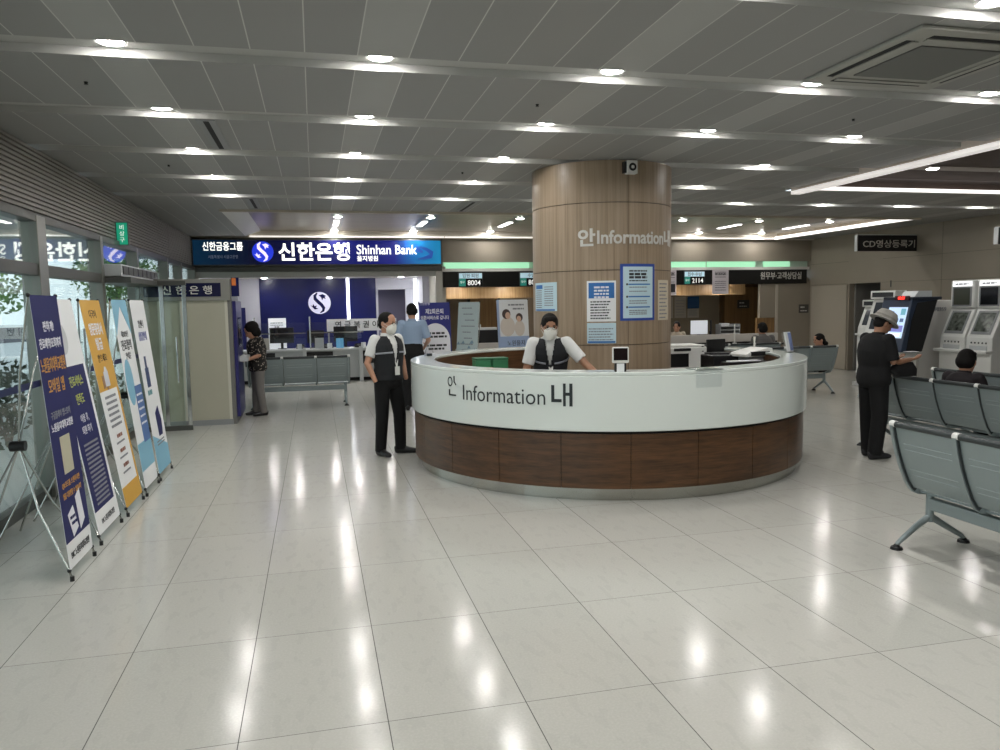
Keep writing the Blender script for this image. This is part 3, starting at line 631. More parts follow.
def bank_emblem(parent, cu, cv, r, mp, disc, stroke, d=.004):
    n = 40; mesh_obj('emblem_disc', MB().poly([(cu+r*math.cos(2*PI*i/n), cv+r*math.sin(2*PI*i/n)) for i in range(n)], d, mp, .006), disc, parent)
    S = [(-.18, .92), (-.40, .66), (-.38, .38), (-.12, .10), (.16, -.16), (.36, -.46), (.30, -.72), (.02, -.92)]; wd = [.10, .26, .30, .30, .30, .28, .22, .06]
    b = MB(); ribbon2(b, [(cu+x*r, cv+y*r) for x, y in S], [w*r for w in wd], mp, d+.007)
    for P in ([(-.05, .70), (.30, .80), (.62, .62), (.48, .56), (.56, .36), (.34, .44), (.24, .22), (.16, .50)], [(-.80, -.20), (-.62, -.28), (-.58, -.08), (-.44, -.30), (-.24, -.22), (-.34, -.42), (-.12, -.52), (-.44, -.60)]):
        b.poly([(cu+x*r, cv+y*r) for x, y in P], d+.007, mp, .004)
    mesh_obj('emblem_stroke', b, stroke, parent)
WFB = lambda u, v, d=0: Vector((u, 20.97-d, v))
t = thing('wall_emblem', 'round white bank emblem on the blue wall inside the bank', 'emblem', (0, 0, 0)); bank_emblem(t, .135, 1.845, .29, WFB, mat('emblem_white', '#dcdcf4', .4, emit=.12), NAVYL)
# fascia sign
t = thing('shop_sign', 'long dark blue illuminated bank sign with white Korean lettering over the branch', 'sign', (0, 0, 0))
mesh_obj('sign_box', MB().box(-2.49, 2.87, YB-.20, YB-.05, 2.64, 3.22), ALUD, t, bevel=.006)
sg = mat('sign_gradient', '#0d1648', .25); g = NG(sg); co, (x, y, z) = g.xyz(); r = g.n('ShaderNodeValToRGB'); e = r.color_ramp.elements
for p, c in ((0, '#0c3350'), (.22, '#0b1030'), (.55, '#101457'), (.80, '#161f7e'), (1, '#1b86b8')):
    if p in (0, 1): q = e[0] if p == 0 else e[len(e)-1]
    else: q = e.new(p)
    q.color = (*hx(c), 1)
g.l(g.math('DIVIDE', g.math('ADD', x, 2.45), 5.3), r.inputs[0]); g.l(r.outputs[0], g.b.inputs['Base Color']); g.l(r.outputs[0], g.b.inputs['Emission Color']); g.b.inputs['Emission Strength'].default_value = .22
mesh_obj('sign_face', MB().box(-2.45, 2.83, YB-.206, YB-.20, 2.67, 3.19), sg, t)
SM = lambda u, v, d=0: Vector((u, YB-.206-d, v)); LS = mat('sign_lit_letters', '#ffffff', .4, emit=.62, ecol=(1, 1, .93))
fit('sign_lettering', '신한금융그룹', -2.256, -1.441, 2.965, 3.15, LS, t, SM, bold=.015)
fit('sign_lettering', '서울특별시 시금고은행', -2.15, -1.55, 2.80, 2.872, mat('sign_dim_letters', '#8a96ad', .5, emit=.08), t, SM)
bank_emblem(t, -1.036, 2.94, .222, SM, mat('emblem_blue', '#2236c8', .4, emit=.45), mat('emblem_pale', '#e6d8f2', .4, emit=.5))
fit('sign_lettering', '신한은행', -.713, .801, 2.745, 3.14, LS, t, SM, bold=.025)
fit('sign_lettering', 'Shinhan Bank', .954, 2.29, 2.885, 3.095, LS, t, SM, bold=.010)
fit('sign_lettering', '을지병원', .957, 1.415, 2.735, 2.855, LS, t, SM, bold=.012)
b = MB(); ribbon2(b, [(2.35, 3.05), (2.5, 3.0), (2.62, 2.92), (2.6, 2.84), (2.45, 2.80), (2.3, 2.78)], [.03, .07, .1, .1, .06, .02], SM, .001); ribbon2(b, [(2.28, 3.08), (2.32, 2.98), (2.42, 2.93)], [.02, .1, .05], SM, .001)
mesh_obj('sign_swirl', b, mat('swirl_navy', '#163a80', .4, emit=.4), t)
# counters of the bank: three teller stations
cw = mat('teller_counter_white', '#c9cbcb', .4); cd_ = mat('teller_recess_dark', '#1d1c1e', .6)
t = thing('teller_counter', 'long pale teller counter inside the bank', 'counter', (0, 18.3, 0))
mesh_obj('counter_top', MB().box(-1.9, 1.95, -.12, .60, .73, .77), cw, t, bevel=.006); mesh_obj('counter_front', MB().box(-1.9, 1.95, 0, .04, .08, .73), mat('teller_front_grey', '#b4b6b6', .5), t); mesh_obj('counter_kick', MB().box(-1.9, 1.95, .05, .09, 0, .08), BLACKM, t)
for x in (-1.25, .05, 1.35): mesh_obj('knee_recess', MB().box(x-.33, x+.33, -.008, .002, .4, .70), cd_, t)
for x in (-.3, .98): mesh_obj('side_panel', MB().box(x, x+.08, -.14, 0, 0, .8), cw, t)
def teller_screen(x0, x1, label):
    t = thing('glass_divider', label, 'glass divider', (0, 18.32, .77)); mesh_obj('pane', MB().box(x0, x1, -.004, .004, .0, .62), PLEXI, t); mesh_obj('rail', MB().box(x0, x1, -.01, .01, .36, .385), CHROME, t); mesh_obj('post', MB().cyl((x0, 0, 0), (x0, 0, .75), .018, n=12), CHROME, t, smooth=True)
teller_screen(-1.35, -.22, 'glass divider over the teller counter at left'); teller_screen(-.12, 1.1, 'glass divider over the teller counter in the middle')
def monitor(loc, w, h, rz, label, m=BLACK, zb=.12):
    t = thing('monitor', label, 'monitor', loc, rz); mesh_obj('screen', MB().box(-w/2, w/2, -.018, .018, zb, zb+h), m, t, bevel=.005); mesh_obj('stand', MB().box(-.03, .03, .01, .035, .01, zb+.1).box(-.1, .1, -.07, .08, 0, .015), BLACK, t); return t
monitor((-.77, 18.68, .77), .55, .36, 0, 'black monitor on the bank counter at left', zb=.14); monitor((.70, 18.70, .77), .56, .36, 0, 'black monitor on the bank counter in the middle', zb=.14); monitor((.0, 18.75, .77), .4, .3, R_(10), 'smaller black monitor between the two large ones in the bank', zb=.12)
def board(name, label, cat, loc, w, h, base, rz=0, th=.02, txt=None):
    t = thing(name, label, cat, loc, rz); mesh_obj('board', MB().box(-w/2, w/2, 0, th, 0, h), base, t, bevel=.002)
    if txt:
        b = MB()
        for i, (u0_, u1_, v, hh) in enumerate(txt): b.greek(u0_, u1_, v, hh, flat, .001, i+int(w*100), .95)
        mesh_obj('printed_text', b, INKG, t)
    return t
t = board('display_board', 'lit white notice board standing behind the left bank monitor', 'notice board', (-.87, 18.82, .77), .40, .72, mat('lit_white_board', '#eef2f6', .4, emit=.2), txt=[(-.15, .15, .6, .02), (-.15, .15, .55, .015), (-.06, .06, .5, .03)])
t = thing('banner', 'long white banner with black Korean characters across the bank counter back', 'banner', (0, 19.5, 0))
mesh_obj('cloth', MB().box(.28, 2.0, 0, .01, 1.13, 1.43), mat('white_banner', '#d5d6d8', .5), t); text('banner_lettering', '연 금 복 권 이 번', .19, INK, t, lambda u, v, d=0: Vector((u, -d, v)), u=1.13, v=1.22, xs=1.0, bold=.01)
mesh_obj('banner_post', MB().box(.3, .34, .012, .04, 0, 1.43).box(1.94, 1.98, .012, .04, 0, 1.43), GRY, t)
board('sign', 'small light blue card stand on the bank counter beside the middle monitor', 'card stand', (.55, 18.42, .77), .17, .23, mat('cyan_card', '#6aa9cf', .4, emit=.15)); board('sign', 'beige document box at the left end of the bank counter', 'document box', (-1.15, 18.5, .77), .2, .26, mat('beige_card', '#b9b4aa', .5), th=.12); board('sign', 'grey card stand on the bank counter left of the light blue one', 'card stand', (.08, 18.38, .77), .2, .25, LGRY)
for i, (x, y) in enumerate(((-.36, 18.5), (.28, 18.55), (1.02, 18.5))):
    t = thing('phone', 'desk phone on the teller counter, %s from the left' % ORD[i], 'telephone', (x, y, .77), R_(20*i)); mesh_obj('base', MB().prism([(-.1, 0), (.1, 0), (.1, .08), (-.1, .03)], -.09, .09, 'x'), BLACK, t, bevel=.005); mesh_obj('handset', MB().loft([(-.09, .04, .07), (-.06, .04, .09), (.06, .04, .09), (.09, .04, .07)], [.022, .018, .018, .022], n=8), CLB2, t, smooth=True); mesh_obj('paper_pad', MB().box(-.06, .04, -.16, -.10, 0, .12), PAPER, t)
tag(mesh_obj('standing_sign', MB().box(-1.98, -1.72, 20.6, 20.64, 0, 1.75), NAVY), 'narrow navy standing board at the left inside the bank', 'standing sign')

# cash-machine booth
t = thing('atm_booth', 'cream panelled cash machine booth with dark sign band at left', 'booth', (0, 12.1, 0))
cr = mat('cream_panel', '#aeaa98', .42, var=.03, vscale=(3, 3, 1))
mesh_obj('panel', MB().box(-2.44, -1.27, 0, .06, .08, 1.88), cr, t); mesh_obj('batten', MB().box(-2.23, -2.18, -.012, 0, .08, 1.88).box(-1.93, -1.885, -.012, 0, .08, 1.88).box(-1.30, -1.26, -.012, .0, .08, 1.88), mat('pale_batten', '#c9c6b8', .4), t)
mesh_obj('skirting', MB().box(-2.44, -1.25, -.015, .05, 0, .08), GRY, t); mesh_obj('sign_frame', MB().box(-2.44, -1.22, -.03, .1, 1.86, 2.18), mat('booth_frame_grey', '#86857f', .4), t, bevel=.006)
mesh_obj('sign_face', MB().box(-2.40, -1.34, -.036, -.03, 1.92, 2.12), mat('booth_sign_navy', '#15173a', .25), t); fit('sign_lettering', '신 한 은 행', -2.15, -1.464, 1.955, 2.08, LETG, t, lambda u, v, d=0: Vector((u, -.036-d, v)), bold=.008)
mesh_obj('end_post', MB().box(-1.27, -1.20, -.0, 1.0, 0, 2.18), mat('booth_post_grey', '#6f6e6a', .4), t, bevel=.004)
mesh_obj('machine_front', MB().box(-1.20, -1.15, .06, .95, .1, 1.85), mat('atm_violet', '#2c2a66', .3), t, bevel=.006); mesh_obj('machine_screen', MB().box(-1.15, -1.144, .25, .75, 1.15, 1.6), mat('atm_screen', '#0e1024', .15), t)
mesh_obj('machine_shelf', MB().box(-1.16, -1.03, .3, .8, .92, 1.0), LGRY, t, bevel=.006); mesh_obj('top_poster', MB().box(-1.20, -1.09, .05, .07, 1.92, 2.2), NAVYL, t); mesh_obj('top_flash', MB().box(-1.19, -1.13, .04, .05, 2.08, 2.19), mat('orange_red_print', '#d9762e', .5), t)

# ------------------------------------------------------------------ registration counters at the back
struct('trim_19', MB().box(2.87, 12.5, YB-.02, YB+.3, 2.50, 2.57), WHITEP); struct('trim_20', MB().box(2.87, 12.55, YB+.14, YB+.2, 2.55, 2.76), mat('cove_back_white', '#cfe6d6', .5))
for i in range(4):
    x0, x1 = ((2.95, 5.0), (5.1, 9.6), (9.66, 11.0), (11.25, 12.0))[i]
    tag(mesh_obj('cove_light', MB().box(x0, x1, YB+.10, YB+.135, 2.575, 2.715), mat('green_cove_light', '#9fe0b8', .5, emit=.36, ecol=(.40, .80, .52))), 'pale green glowing cove light above the black counter fascia, %s from the left' % ORD[i], 'cove light', 'green cove lights')
t = thing('counter_sign', 'long black fascia sign above the registration counters with white department lettering', 'sign', (0, YB-.03, 0))
mesh_obj('fascia', MB().box(2.9, 12.42, 0, .1, 2.14, 2.50), SIGNB, t, bevel=.004)
FM = lambda u, v, d=0: Vector((u, -d, v)); fit('sign_lettering', '원무부·고객상담실', 11.073, 12.257, 2.255, 2.438, LETG, t, FM, bold=.012)
DISPF = mat('display_frame', '#2a2d2e', .3)
def display(x, num, head, label):
    t = thing('queue_display', label, 'queue display', (x, YB-.06, 2.31)); mesh_obj('housing', MB().box(-.29, .29, 0, .03, -.165, .165), DISPF, t, bevel=.004)
    mesh_obj('header_panel', MB().box(-.27, .27, -.004, 0, .03, .15), mat('display_pale', '#b9d6e2', .3, emit=.22), t); mesh_obj('green_panel', MB().box(-.27, -.12, -.004, 0, -.15, .025), mat('display_green', '#2f8f80', .3, emit=.12), t); mesh_obj('number_panel', MB().box(-.115, .27, -.003, 0, -.15, .025), mat('display_black', '#0b0f12', .25), t)
    text('display_text', head, .10, INK, t, lambda u, v, d=0: Vector((u, -.004-d, v)), v=.055); text('display_text', num, .155, LETW, t, lambda u, v, d=0: Vector((u, -.004-d, v)), u=.08, v=-.125, bold=.008, xs=1, ys=1.05)
    text('display_text', '창구', .06, LETW, t, lambda u, v, d=0: Vector((u, -.004-d, v)), u=-.195, v=-.08)
display(3.54, '8004', '입원·퇴원', 'lit queue display reading 8004 over the left counter'); display(5.0, '8003', '수납', 'second lit queue display partly behind the column'); display(9.22, '2114', '접수·수납', 'lit queue display reading 2114 right of the column')
# hanging paper posters
for (x0, x1, z0, z1, lab, dark) in ((9.70, 10.15, 1.895, 2.495, 'white paper poster hanging over the black fascia right of the 2114 display', False), (8.42, 8.72, 1.88, 2.50, 'narrow white poster with a dark block hanging beside the column', True)):
    t = thing('poster', lab, 'poster', ((x0+x1)/2, YB-.075, z0)); w = x1-x0; h = z1-z0; mesh_obj('sheet', MB().box(-w/2, w/2, 0, .004, 0, h), mat('pinkish_paper', '#cfc8cd', .5), t); b = MB()
    for i, q in enumerate((.9, .84, .79, .70, .52, .44, .36, .26, .16)): b.greek(-w*.4, w*.4, h*q, .022 if i in (1, 2) else .014, flat, .001, i, .85, True)
    if dark: b.box(-w*.3, w*.4, -.002, 0, .08, .28)
    mesh_obj('printed_text', b, INK, t)
# back office: header, back walls, door
struct('trim_21', MB().box(2.97, 11.0, 18.16, 18.26, 1.88, 2.2), wood_mat('light_header_wood', hx('#8a6d48'), hx('#a98a62'), (24, 24, .6), .45))
struct('ceiling', MB().box(2.97, 11.0, YB+.1, 20.1, 2.2, 2.3), WHITEP)
struct('trim_28', MB().box(3.93, 4.0, 19.95, 20.02, 0, 2.12).box(4.75, 4.82, 19.95, 20.02, 0, 2.12), mat('dark_frame', '#2c2218', .5))
struct('wall_back', MB().box(2.97, 4.0, 20.0, 20.1, 0, 2.3).box(4.75, 7.0, 20.0, 20.1, 0, 2.3), mat('office_tan_wall', '#7e6d58', .5))
struct('door_2', MB().box(4.0, 4.75, 19.98, 20.05, 0, 2.1), BACKW)
struct('wall_back', MB().box(7.0, 11.45, 20.0, 20.1, 0, 2.3), mat('office_beige_wall', '#8b7f6d', .5))
struct('door_3', MB().box(11.40, 12.50, 19.90, 19.96, 0, 2.10), BACKW)
struct('trim_23', MB().box(11.30, 11.40, 19.88, 20.0, 0, 2.2).box(11.40, 12.6, 19.88, 20.0, 2.10, 2.2), mat('door_frame_brown', '#5d452b', .45))
struct('wall_back', MB().box(11.45, 12.7, 20.0, 20.1, 0, 2.3).box(11.0, 12.7, YB+.1, 20.1, 2.2, 2.3), mat('office_beige_wall', '#8b7f6d', .5))
struct('trim_24', MB().box(11.02, 11.53, YB+.02, YB+.08, .3, 1.275), BACKW)
struct('wall_right', MB().box(11.09, 12.55, YB, YB+.1, 1.275, 2.2).box(11.53, 12.55, YB, YB+.1, 0, 1.275), WALLB)
struct('trim_22', MB().box(11.53, 11.6, YB-.02, YB+.0, 0, 2.12), mat('beige_edge', '#b3aa9c', .5))
for x, n in ((3.35, 'leftmost'), (4.5, 'second from the left'), (8.9, 'right of the column'), (10.2, 'rightmost')): place_lamp((x, 17.79, 2.198), 'round downlight tucked behind the black counter fascia, %s' % n, 'downlights over the back offices')
place_lamp((6.3, 19.0, 2.195), 'round downlight over the back office behind the column', 'downlights over the back offices')
def plate(loc, w, h, label, rz=0):
    t = thing('door_plate', label, 'door plate', loc, rz); mesh_obj('plate', MB().box(-w/2, w/2, 0, .012, -h/2, h/2), mat('plate_grey_brown', '#4b4743', .35), t); b = MB(); b.greek(-w*.35, w*.1, .02, .035, flat, .001, 3); b.greek(-w*.35, w*.38, -h*.3, .025, flat, .001, 4); mesh_obj('printed_text', b, LETG, t)
plate((12.0, 19.885, 1.62), .38, .24, 'grey plate on the wooden door of the back office'); plate((12.36, YB-.013, 1.49), .28, .22, 'dark room plate on the beige wall beside the cream door')
mesh_obj('door_lever', MB().cyl((11.5, 19.90, 1.0), (11.5, 19.84, 1.0), .01, n=10).cyl((11.5, 19.84, 1.0), (11.63, 19.84, 1.0), .01, n=10), CHROME, SC.objects['door_3'], smooth=True)
for i, (x, m2, zt) in enumerate(((9.95, PAPER, 0), (10.35, PAPER, 0), (10.75, BLUEP, 1))):
    t = thing('poster', ('pale poster on the back office wall, nearest the column', 'pale poster on the back office wall, middle of three', 'white poster with blue upper half on the back office wall')[i], 'poster', (x-.28, 19.98, 1.26)); mesh_obj('sheet', MB().box(-.18, .18, 0, .004, 0, .60), mat('aged_paper', '#b3a99c', .55), t); b = MB()
    if zt: mesh_obj('blue_block', MB().box(-.18, .18, -.002, 0, .26, .6), mat('deep_blue_print', '#1f4a78', .5), t)
    for q in range(6): b.greek(-.14, .14, .06+.03*q if zt else .08+.08*q, .014, flat, .0022, q+i*9, .9)
    mesh_obj('printed_text', b, INKG, t)
# counters
def reg_counter(x0, x1, label, z=.96, y=16.0):
    t = thing('service_counter', label, 'counter', (0, y, 0)); mesh_obj('top_rail', MB().box(x0, x1, -.03, .05, .78, z), mat('counter_rail_white', '#cfcac3', .4), t, bevel=.006); mesh_obj('counter_front', MB().box(x0, x1, .0, .06, 0, .78), mat('counter_front_dark', '#2b2422', .5), t); mesh_obj('worktop', MB().box(x0, x1, .05, .75, .72, .76), mat('counter_top_grey', '#7d7a76', .4), t); mesh_obj('footrest_ledge', MB().box(x0, x1, -.28, 0, .70, .74), mat('ledge_dark', '#3a3634', .4), t)
reg_counter(5.2, 10.55, 'long registration counter with white top rail right of the column'); reg_counter(3.0, 4.55, 'short registration counter left of the column', z=.915)
t = thing('coffee_machine', 'wide black machine on the left registration counter', 'machine', (3.62, 16.5, .76)); mesh_obj('body', MB().box(-.30, .28, -.15, .18, 0, .42), BLACK, t, bevel=.01); mesh_obj('top_items', MB().box(-.16, .26, -.08, .1, .42, .47).cyl((-.1, 0, .42), (-.1, 0, .54), .02), WHT, t); mesh_obj('label_plate', MB().box(.16, .26, -.156, -.15, .06, .12), LGRY, t)
t = thing('office_chair', 'dark headrest of an office chair behind the left registration counter', 'office chair', (3.42, 17.1, 0)); mesh_obj('backrest', MB().ball((0, 0, 1.15), (.16, .05, .2)), BLACK, t, smooth=True); mesh_obj('seat', MB().box(-.23, .23, -.45, .02, .45, .52), BLACK, t, bevel=.02); mesh_obj('base', MB().cyl((0, -.2, .05), (0, -.2, .45), .03).cyl((-.25, -.2, .04), (.25, -.2, .04), .02, n=8).cyl((0, -.45, .04), (0, .05, .04), .02, n=8), BLACK, t); mesh_obj('back_post', MB().box(-.03, .03, 0, .03, .5, 1.05), BLACK, t)
monitor((8.72, 16.35, .76), .42, .32, 0, 'monitor with a lit white back panel on the right registration counter', mat('lit_monitor_back', '#dfe3ea', .4, emit=.2), zb=.2); monitor((9.05, 16.4, .76), .2, .36, R_(60), 'dark slim monitor turned sideways on the right counter', zb=.16)
t = thing('document_rack', 'grey letter rack with several shelves on the right counter', 'letter rack', (9.5, 16.4, .76)); mesh_obj('rack_body', MB().box(-.26, .26, .1, .13, 0, .42).box(-.26, -.245, -.1, .13, 0, .42).box(.245, .26, -.1, .13, 0, .42), GRY, t)
for i in range(5): mesh_obj('shelf', MB().box(-.24, .24, -.1, .1, .02+.085*i, .035+.085*i), LGRY, t)
mesh_obj('papers', MB().box(-.2, -.02, -.09, .08, .36, .44), PAPER, t)
t = thing('microphone', 'thin white upright microphone stand on the right counter', 'microphone', (9.35, 15.85, .745)); mesh_obj('stem', MB().cyl((0, 0, .02), (0, 0, .45), .012, n=10), WHT, t, smooth=True); mesh_obj('base', MB().cyl((0, 0, 0), (0, 0, .02), .05), WHT, t, smooth=True)

# ------------------------------------------------------------------ signs at right
def proj_sign(x0, x1, y, z0, z1, label, body=None):
    t = thing('wall_sign', label, 'sign', (0, y, 0)); mesh_obj('panel', MB().box(x0, x1, 0, .07, z0, z1), mat('sign_charcoal', '#1c1b20', .35), t); mesh_obj('edge_trim', MB().box(x0-.02, x0, -.004, .074, z0, z1).box(x0, x1, -.003, .073, z1, z1+.012), LGRY, t)
    if body: fit('sign_lettering', body, x0+.125, x1-.05, z0+.07, z0+.235, LETG, t, FM, bold=.01)
proj_sign(11.09, 12.55, 14.0, 2.72, 3.05, 'black projecting sign with white CD registration lettering on the right wall', 'CD영상등록기')
proj_sign(12.04, 12.55, 11.5, 2.67, 2.97, 'second black projecting sign cut off by the right frame edge')
t = thing('wall_number', 'small black number one on the right wall beside the passage', 'number'); text('numeral', '1', .2, INK, t, lambda u, v, d=0: Vector((XR-d, 14.72-u, v)), u=0, v=1.98, bold=.02)

# ------------------------------------------------------------------ kiosks
def image_kiosk(loc, rz, label, dark):
    t = thing('kiosk', label, 'kiosk', loc, rz, 'white image registration kiosks')
    mesh_obj('cabinet', MB().prism([(-.14, 0), (.42, 0), (.42, 1.57), (.05, 1.57), (-.13, 1.17), (-.13, 1.02), (-.14, .9)], -.215, .215, 'x'), WHT, t, bevel=.012)
    mesh_obj('head', MB().box(-.205, .205, .02, .3, 1.57, 1.97), WHT, t, bevel=.02); mesh_obj('shelf', MB().box(-.225, .225, -.24, -.1, .96, 1.0), WHT, t, bevel=.01)
    mesh_obj('lit_header', MB().box(-.165, .165, .014, .022, 1.885, 1.95), mat('kiosk_header_lit', '#f4f4f4', .4, emit=.6), t); b = MB(); b.greek(-.12, .13, 1.905, .022, lambda u, v, d=0: Vector((u, .014-d, v)), .001, 5); mesh_obj('header_text', b, INKG, t)
    mesh_obj('upper_frame', MB().box(-.165, .165, .012, .022, 1.60, 1.875), GRY, t); mesh_obj('upper_screen', MB().box(-.14, .14, .008, .014, 1.62, 1.86), mat('screen_olive' if not dark else 'screen_black', '#4a4d44' if not dark else '#15171a', .2), t)
    th = math.atan2(.18, .40); mp = tilted(th, 1.17, -.13)
    mesh_obj('lower_frame', MB().patch(-.16, .16, .05, .40, 0, mp, th=.008), GRY, t); mesh_obj('lower_screen', MB().patch(-.13, .13, .09, .37, .008, mp, th=.003), mat('screen_photo', '#5a5f58', .2, var=.8, vscale=(18, 18, 18)), t)
    b = MB()
    for i in range(5): b.ball((-.12+.06*i, -.132, 1.10), .012, 8, 6)
    mesh_obj('button', b, BLACK, t); mesh_obj('slot', MB().box(-.14, .14, -.146, -.13, .985, 1.06), LGRY, t)
image_kiosk((8.98, 9.15, 0), R_(-90), 'white image kiosk with two screens, the left one beside the grey cabinet', False); image_kiosk((8.98, 8.69, 0), R_(-90), 'white image kiosk with two screens, the right one by the frame edge', True)
t = thing('printer_cabinet', 'tall plain grey cabinet between the dark kiosk and the white kiosks', 'cabinet', (8.62, 9.5, 0)); mesh_obj('cabinet_body', MB().box(0, .55, 0, .5, 0, 1.69), mat('cabinet_grey', '#c4c2be', .45), t, bevel=.01); text('cabinet_lettering', 'CA-F0359', .085, INKG, t, FM, u=.27, v=1.53, bold=.01)
tag(mesh_obj('paper_box', MB().prism([(8.36, 1.745), (8.66, 1.745), (8.66, 1.83), (8.44, 1.83)], 9.34, 9.62, 'y'), LGRY), 'pale document box lying on top of the dark kiosk', 'box')
# dark payment kiosk, leaning screen housing on a white pedestal
t = thing('kiosk', 'dark blue touch-screen kiosk with lit screen in front of the man in the hat', 'kiosk', (8.16, 9.50, 0), R_(-90))
KB = mat('kiosk_slate_blue', '#2c3a50', .35); mp = tilted(R_(13), 1.04, -.06)
mesh_obj('pedestal', MB().box(-.2, .2, .02, .24, 0, .96), WHT, t, bevel=.01); mesh_obj('housing', MB().prism([(-.116, .96), (.24, .96), (.48, 1.72), (.06, 1.72)], -.29, .29, 'x'), KB, t, bevel=.015)
mesh_obj('side_cheek', MB().prism([(-.02, .985), (.235, .97), (.47, 1.70), (.14, 1.66), (.05, 1.42)], .289, .30, 'x'), BLACKM, t); mesh_obj('top_cap', MB().box(-.28, .31, .05, .54, 1.70, 1.745), mat('kiosk_cap', '#1b2230', .4), t, bevel=.01)
mp = lambda u, v, d=0: Vector((u, -.10+(v-1.03)*.2329-d, v)); mesh_obj('screen', MB().patch(-.12, .245, 1.16, 1.60, .002, mp), mat('kiosk_screen_lit', '#b8cfe8', .3, emit=.4), t)
mesh_obj('screen_icon', MB().patch(-.10, .0, 1.42, 1.54, .005, mp).patch(.04, .11, 1.39, 1.44, .005, mp).patch(.14, .21, 1.39, 1.44, .005, mp), mat('icon_grey_blue', '#4b6186', .3, emit=.3), t); mesh_obj('screen_keys', MB().patch(-.10, .225, 1.25, 1.34, .005, mp), mat('icon_violet', '#6c6fb0', .3, emit=.4), t); mesh_obj('screen_icon', MB().patch(.13, .22, 1.49, 1.58, .005, mp), mat('icon_teal', '#5f9bab', .3, emit=.4), t); mesh_obj('screen_footer', MB().patch(-.04, .2, 1.18, 1.23, .005, mp), mat('icon_white', '#eef', .3, emit=.4), t)
mesh_obj('led_display', MB().box(-.02, .25, .03, .05, 1.70, 1.76), mat('led_red_panel', '#3a0d0d', .3), t); text('led_digits', '00:07', .06, mat('led_red', '#ff3b2f', .4, emit=1), t, lambda u, v, d=0: Vector((u+.115, .03-d, v)), v=1.71, bold=.02)
mesh_obj('card_shelf', MB().box(-.2, .2, -.2, -.08, .98, 1.02), KB, t, bevel=.008); mesh_obj('card_reader', MB().box(-.15, .0, -.13, -.08, 1.06, 1.11), GRY, t)
def tall_kiosk(loc, rz, h, w, label):
    t = thing('kiosk', label, 'kiosk', loc, rz); mesh_obj('body', MB().prism([(-.12, 0), (.35, 0), (.35, h-.14), (.10, h-.14), (-.10, 1.15), (-.12, .95)], -w/2, w/2, 'x'), WHT, t, bevel=.012); mesh_obj('header_box', MB().box(-w*.5, w*.5, .02, .30, h-.14, h), WHT, t, bevel=.01); mesh_obj('header_panel', MB().box(-w*.42, w*.42, .014, .02, h-.11, h-.03), mat('kiosk_label_dark', '#2a2b2c', .3), t)
    sl = .20/(h-1.29); m_ = lambda u, v, d=0: Vector((u, -.10+(v-1.15)*sl-d, v)); mesh_obj('screen', MB().patch(-w*.36, w*.36, 1.2, h-.2, .002, m_), mat('screen_slate', '#3f454c', .2), t); mesh_obj('shelf', MB().box(-w*.45, w*.45, -.22, -.1, 1.0, 1.04), WHT, t, bevel=.008); mesh_obj('base_foot', MB().box(-w*.55, w*.55, -.2, .38, 0, .06), LGRY, t, bevel=.008)
tall_kiosk((9.50, 11.35, 0), R_(-80), 1.86, .5, 'white kiosk with dark label on top, partly behind the man in the hat'); tall_kiosk((10.76, 13.1, 0), R_(-75), 1.70, .50, 'white kiosk farther back, left of the one with the dark label')

# ------------------------------------------------------------------ benches
PROF = [(0, .865), (.018, .78), (.045, .68), (.085, .57), (.13, .47), (.165, .42)]
SEATP = [(.215, .385), (.28, .375), (.38, .38), (.50, .40), (.60, .42), (.635, .405), (.64, .385)]
def bench(n, pitch, loc, rz, label, group='steel waiting benches', legs=None):
    t = thing('waiting_bench', label, 'bench', loc, rz, group)
    b = MB().tube([(-.02, .0, .87), (n*pitch+.02, .0, .87)], .021, 12); mesh_obj('top_rail', b, BENCHD, t, smooth=True)
    for k in range(n+1):
        x = k*pitch; full = PROF+[(.185, .40)]+SEATP
        b = MB().ribbon([(y-.006, z) for y, z in full], x-.013, x+.013, .042); mesh_obj('side_frame', b, BENCHM, t, smooth=True); mesh_obj('frame_edge', MB().ribbon([(y-.004, z) for y, z in PROF+[(.185, .40)]], x+.0135, x+.022, .03), BENCHD, t, smooth=True); mesh_obj('rail_clip', MB().cyl((x-.022, 0, .87), (x+.022, 0, .87), .025, n=14), WHT, t, smooth=True)
    for k in range(n):
        x0, x1 = k*pitch+.022, (k+1)*pitch-.014
        b = MB().ribbon(PROF, x0, x1, .012)
        for z in (.74, .70, .56, .52): 
            y = [a[0]+(c_[0]-a[0])*(a[1]-z)/(a[1]-c_[1]) for a, c_ in zip(PROF, PROF[1:]) if a[1] >= z >= c_[1]][0]; b.cyl((x0+.05, y-.004, z), (x1-.05, y-.004, z), .006, n=8)
        mesh_obj('backrest', b, BENCHM, t, smooth=True); mesh_obj('seat', MB().ribbon(SEATP, x0, x1, .014), BENCHM, t, smooth=True)
    mesh_obj('beam', MB().box(.05, n*pitch-.05, .24, .30, .262, .345), BENCHM, t, bevel=.008)
    for x in (legs or (.06, n*pitch-.06)):
        g = mesh_obj('leg', MB().cyl((x, .265, .175), (x, .265, .39), .027, n=14).loft([(x, .25, .205), (x, .15, .145), (x, .02, .05), (x, -.0, .03)], [.022, .021, .017, .015], [.026, .023, .018, .015], n=10).loft([(x, .28, .205), (x, .38, .145), (x, .54, .05), (x, .56, .03)], [.022, .021, .017, .015], [.026, .023, .018, .015], n=10), BENCHM, t, smooth=True)
        for y in (0, .56): mesh_obj('foot', MB().cyl((x, y, 0), (x, y, .018), .042, .036, 16).cyl((x, y, .018), (x, y, .035), .028, .014, 12), BLACK, g, smooth=True)
    return t
bench(4, .54, (3.87, 4.47, 0), R_(-90), 'grey steel waiting bench nearest the camera at right')
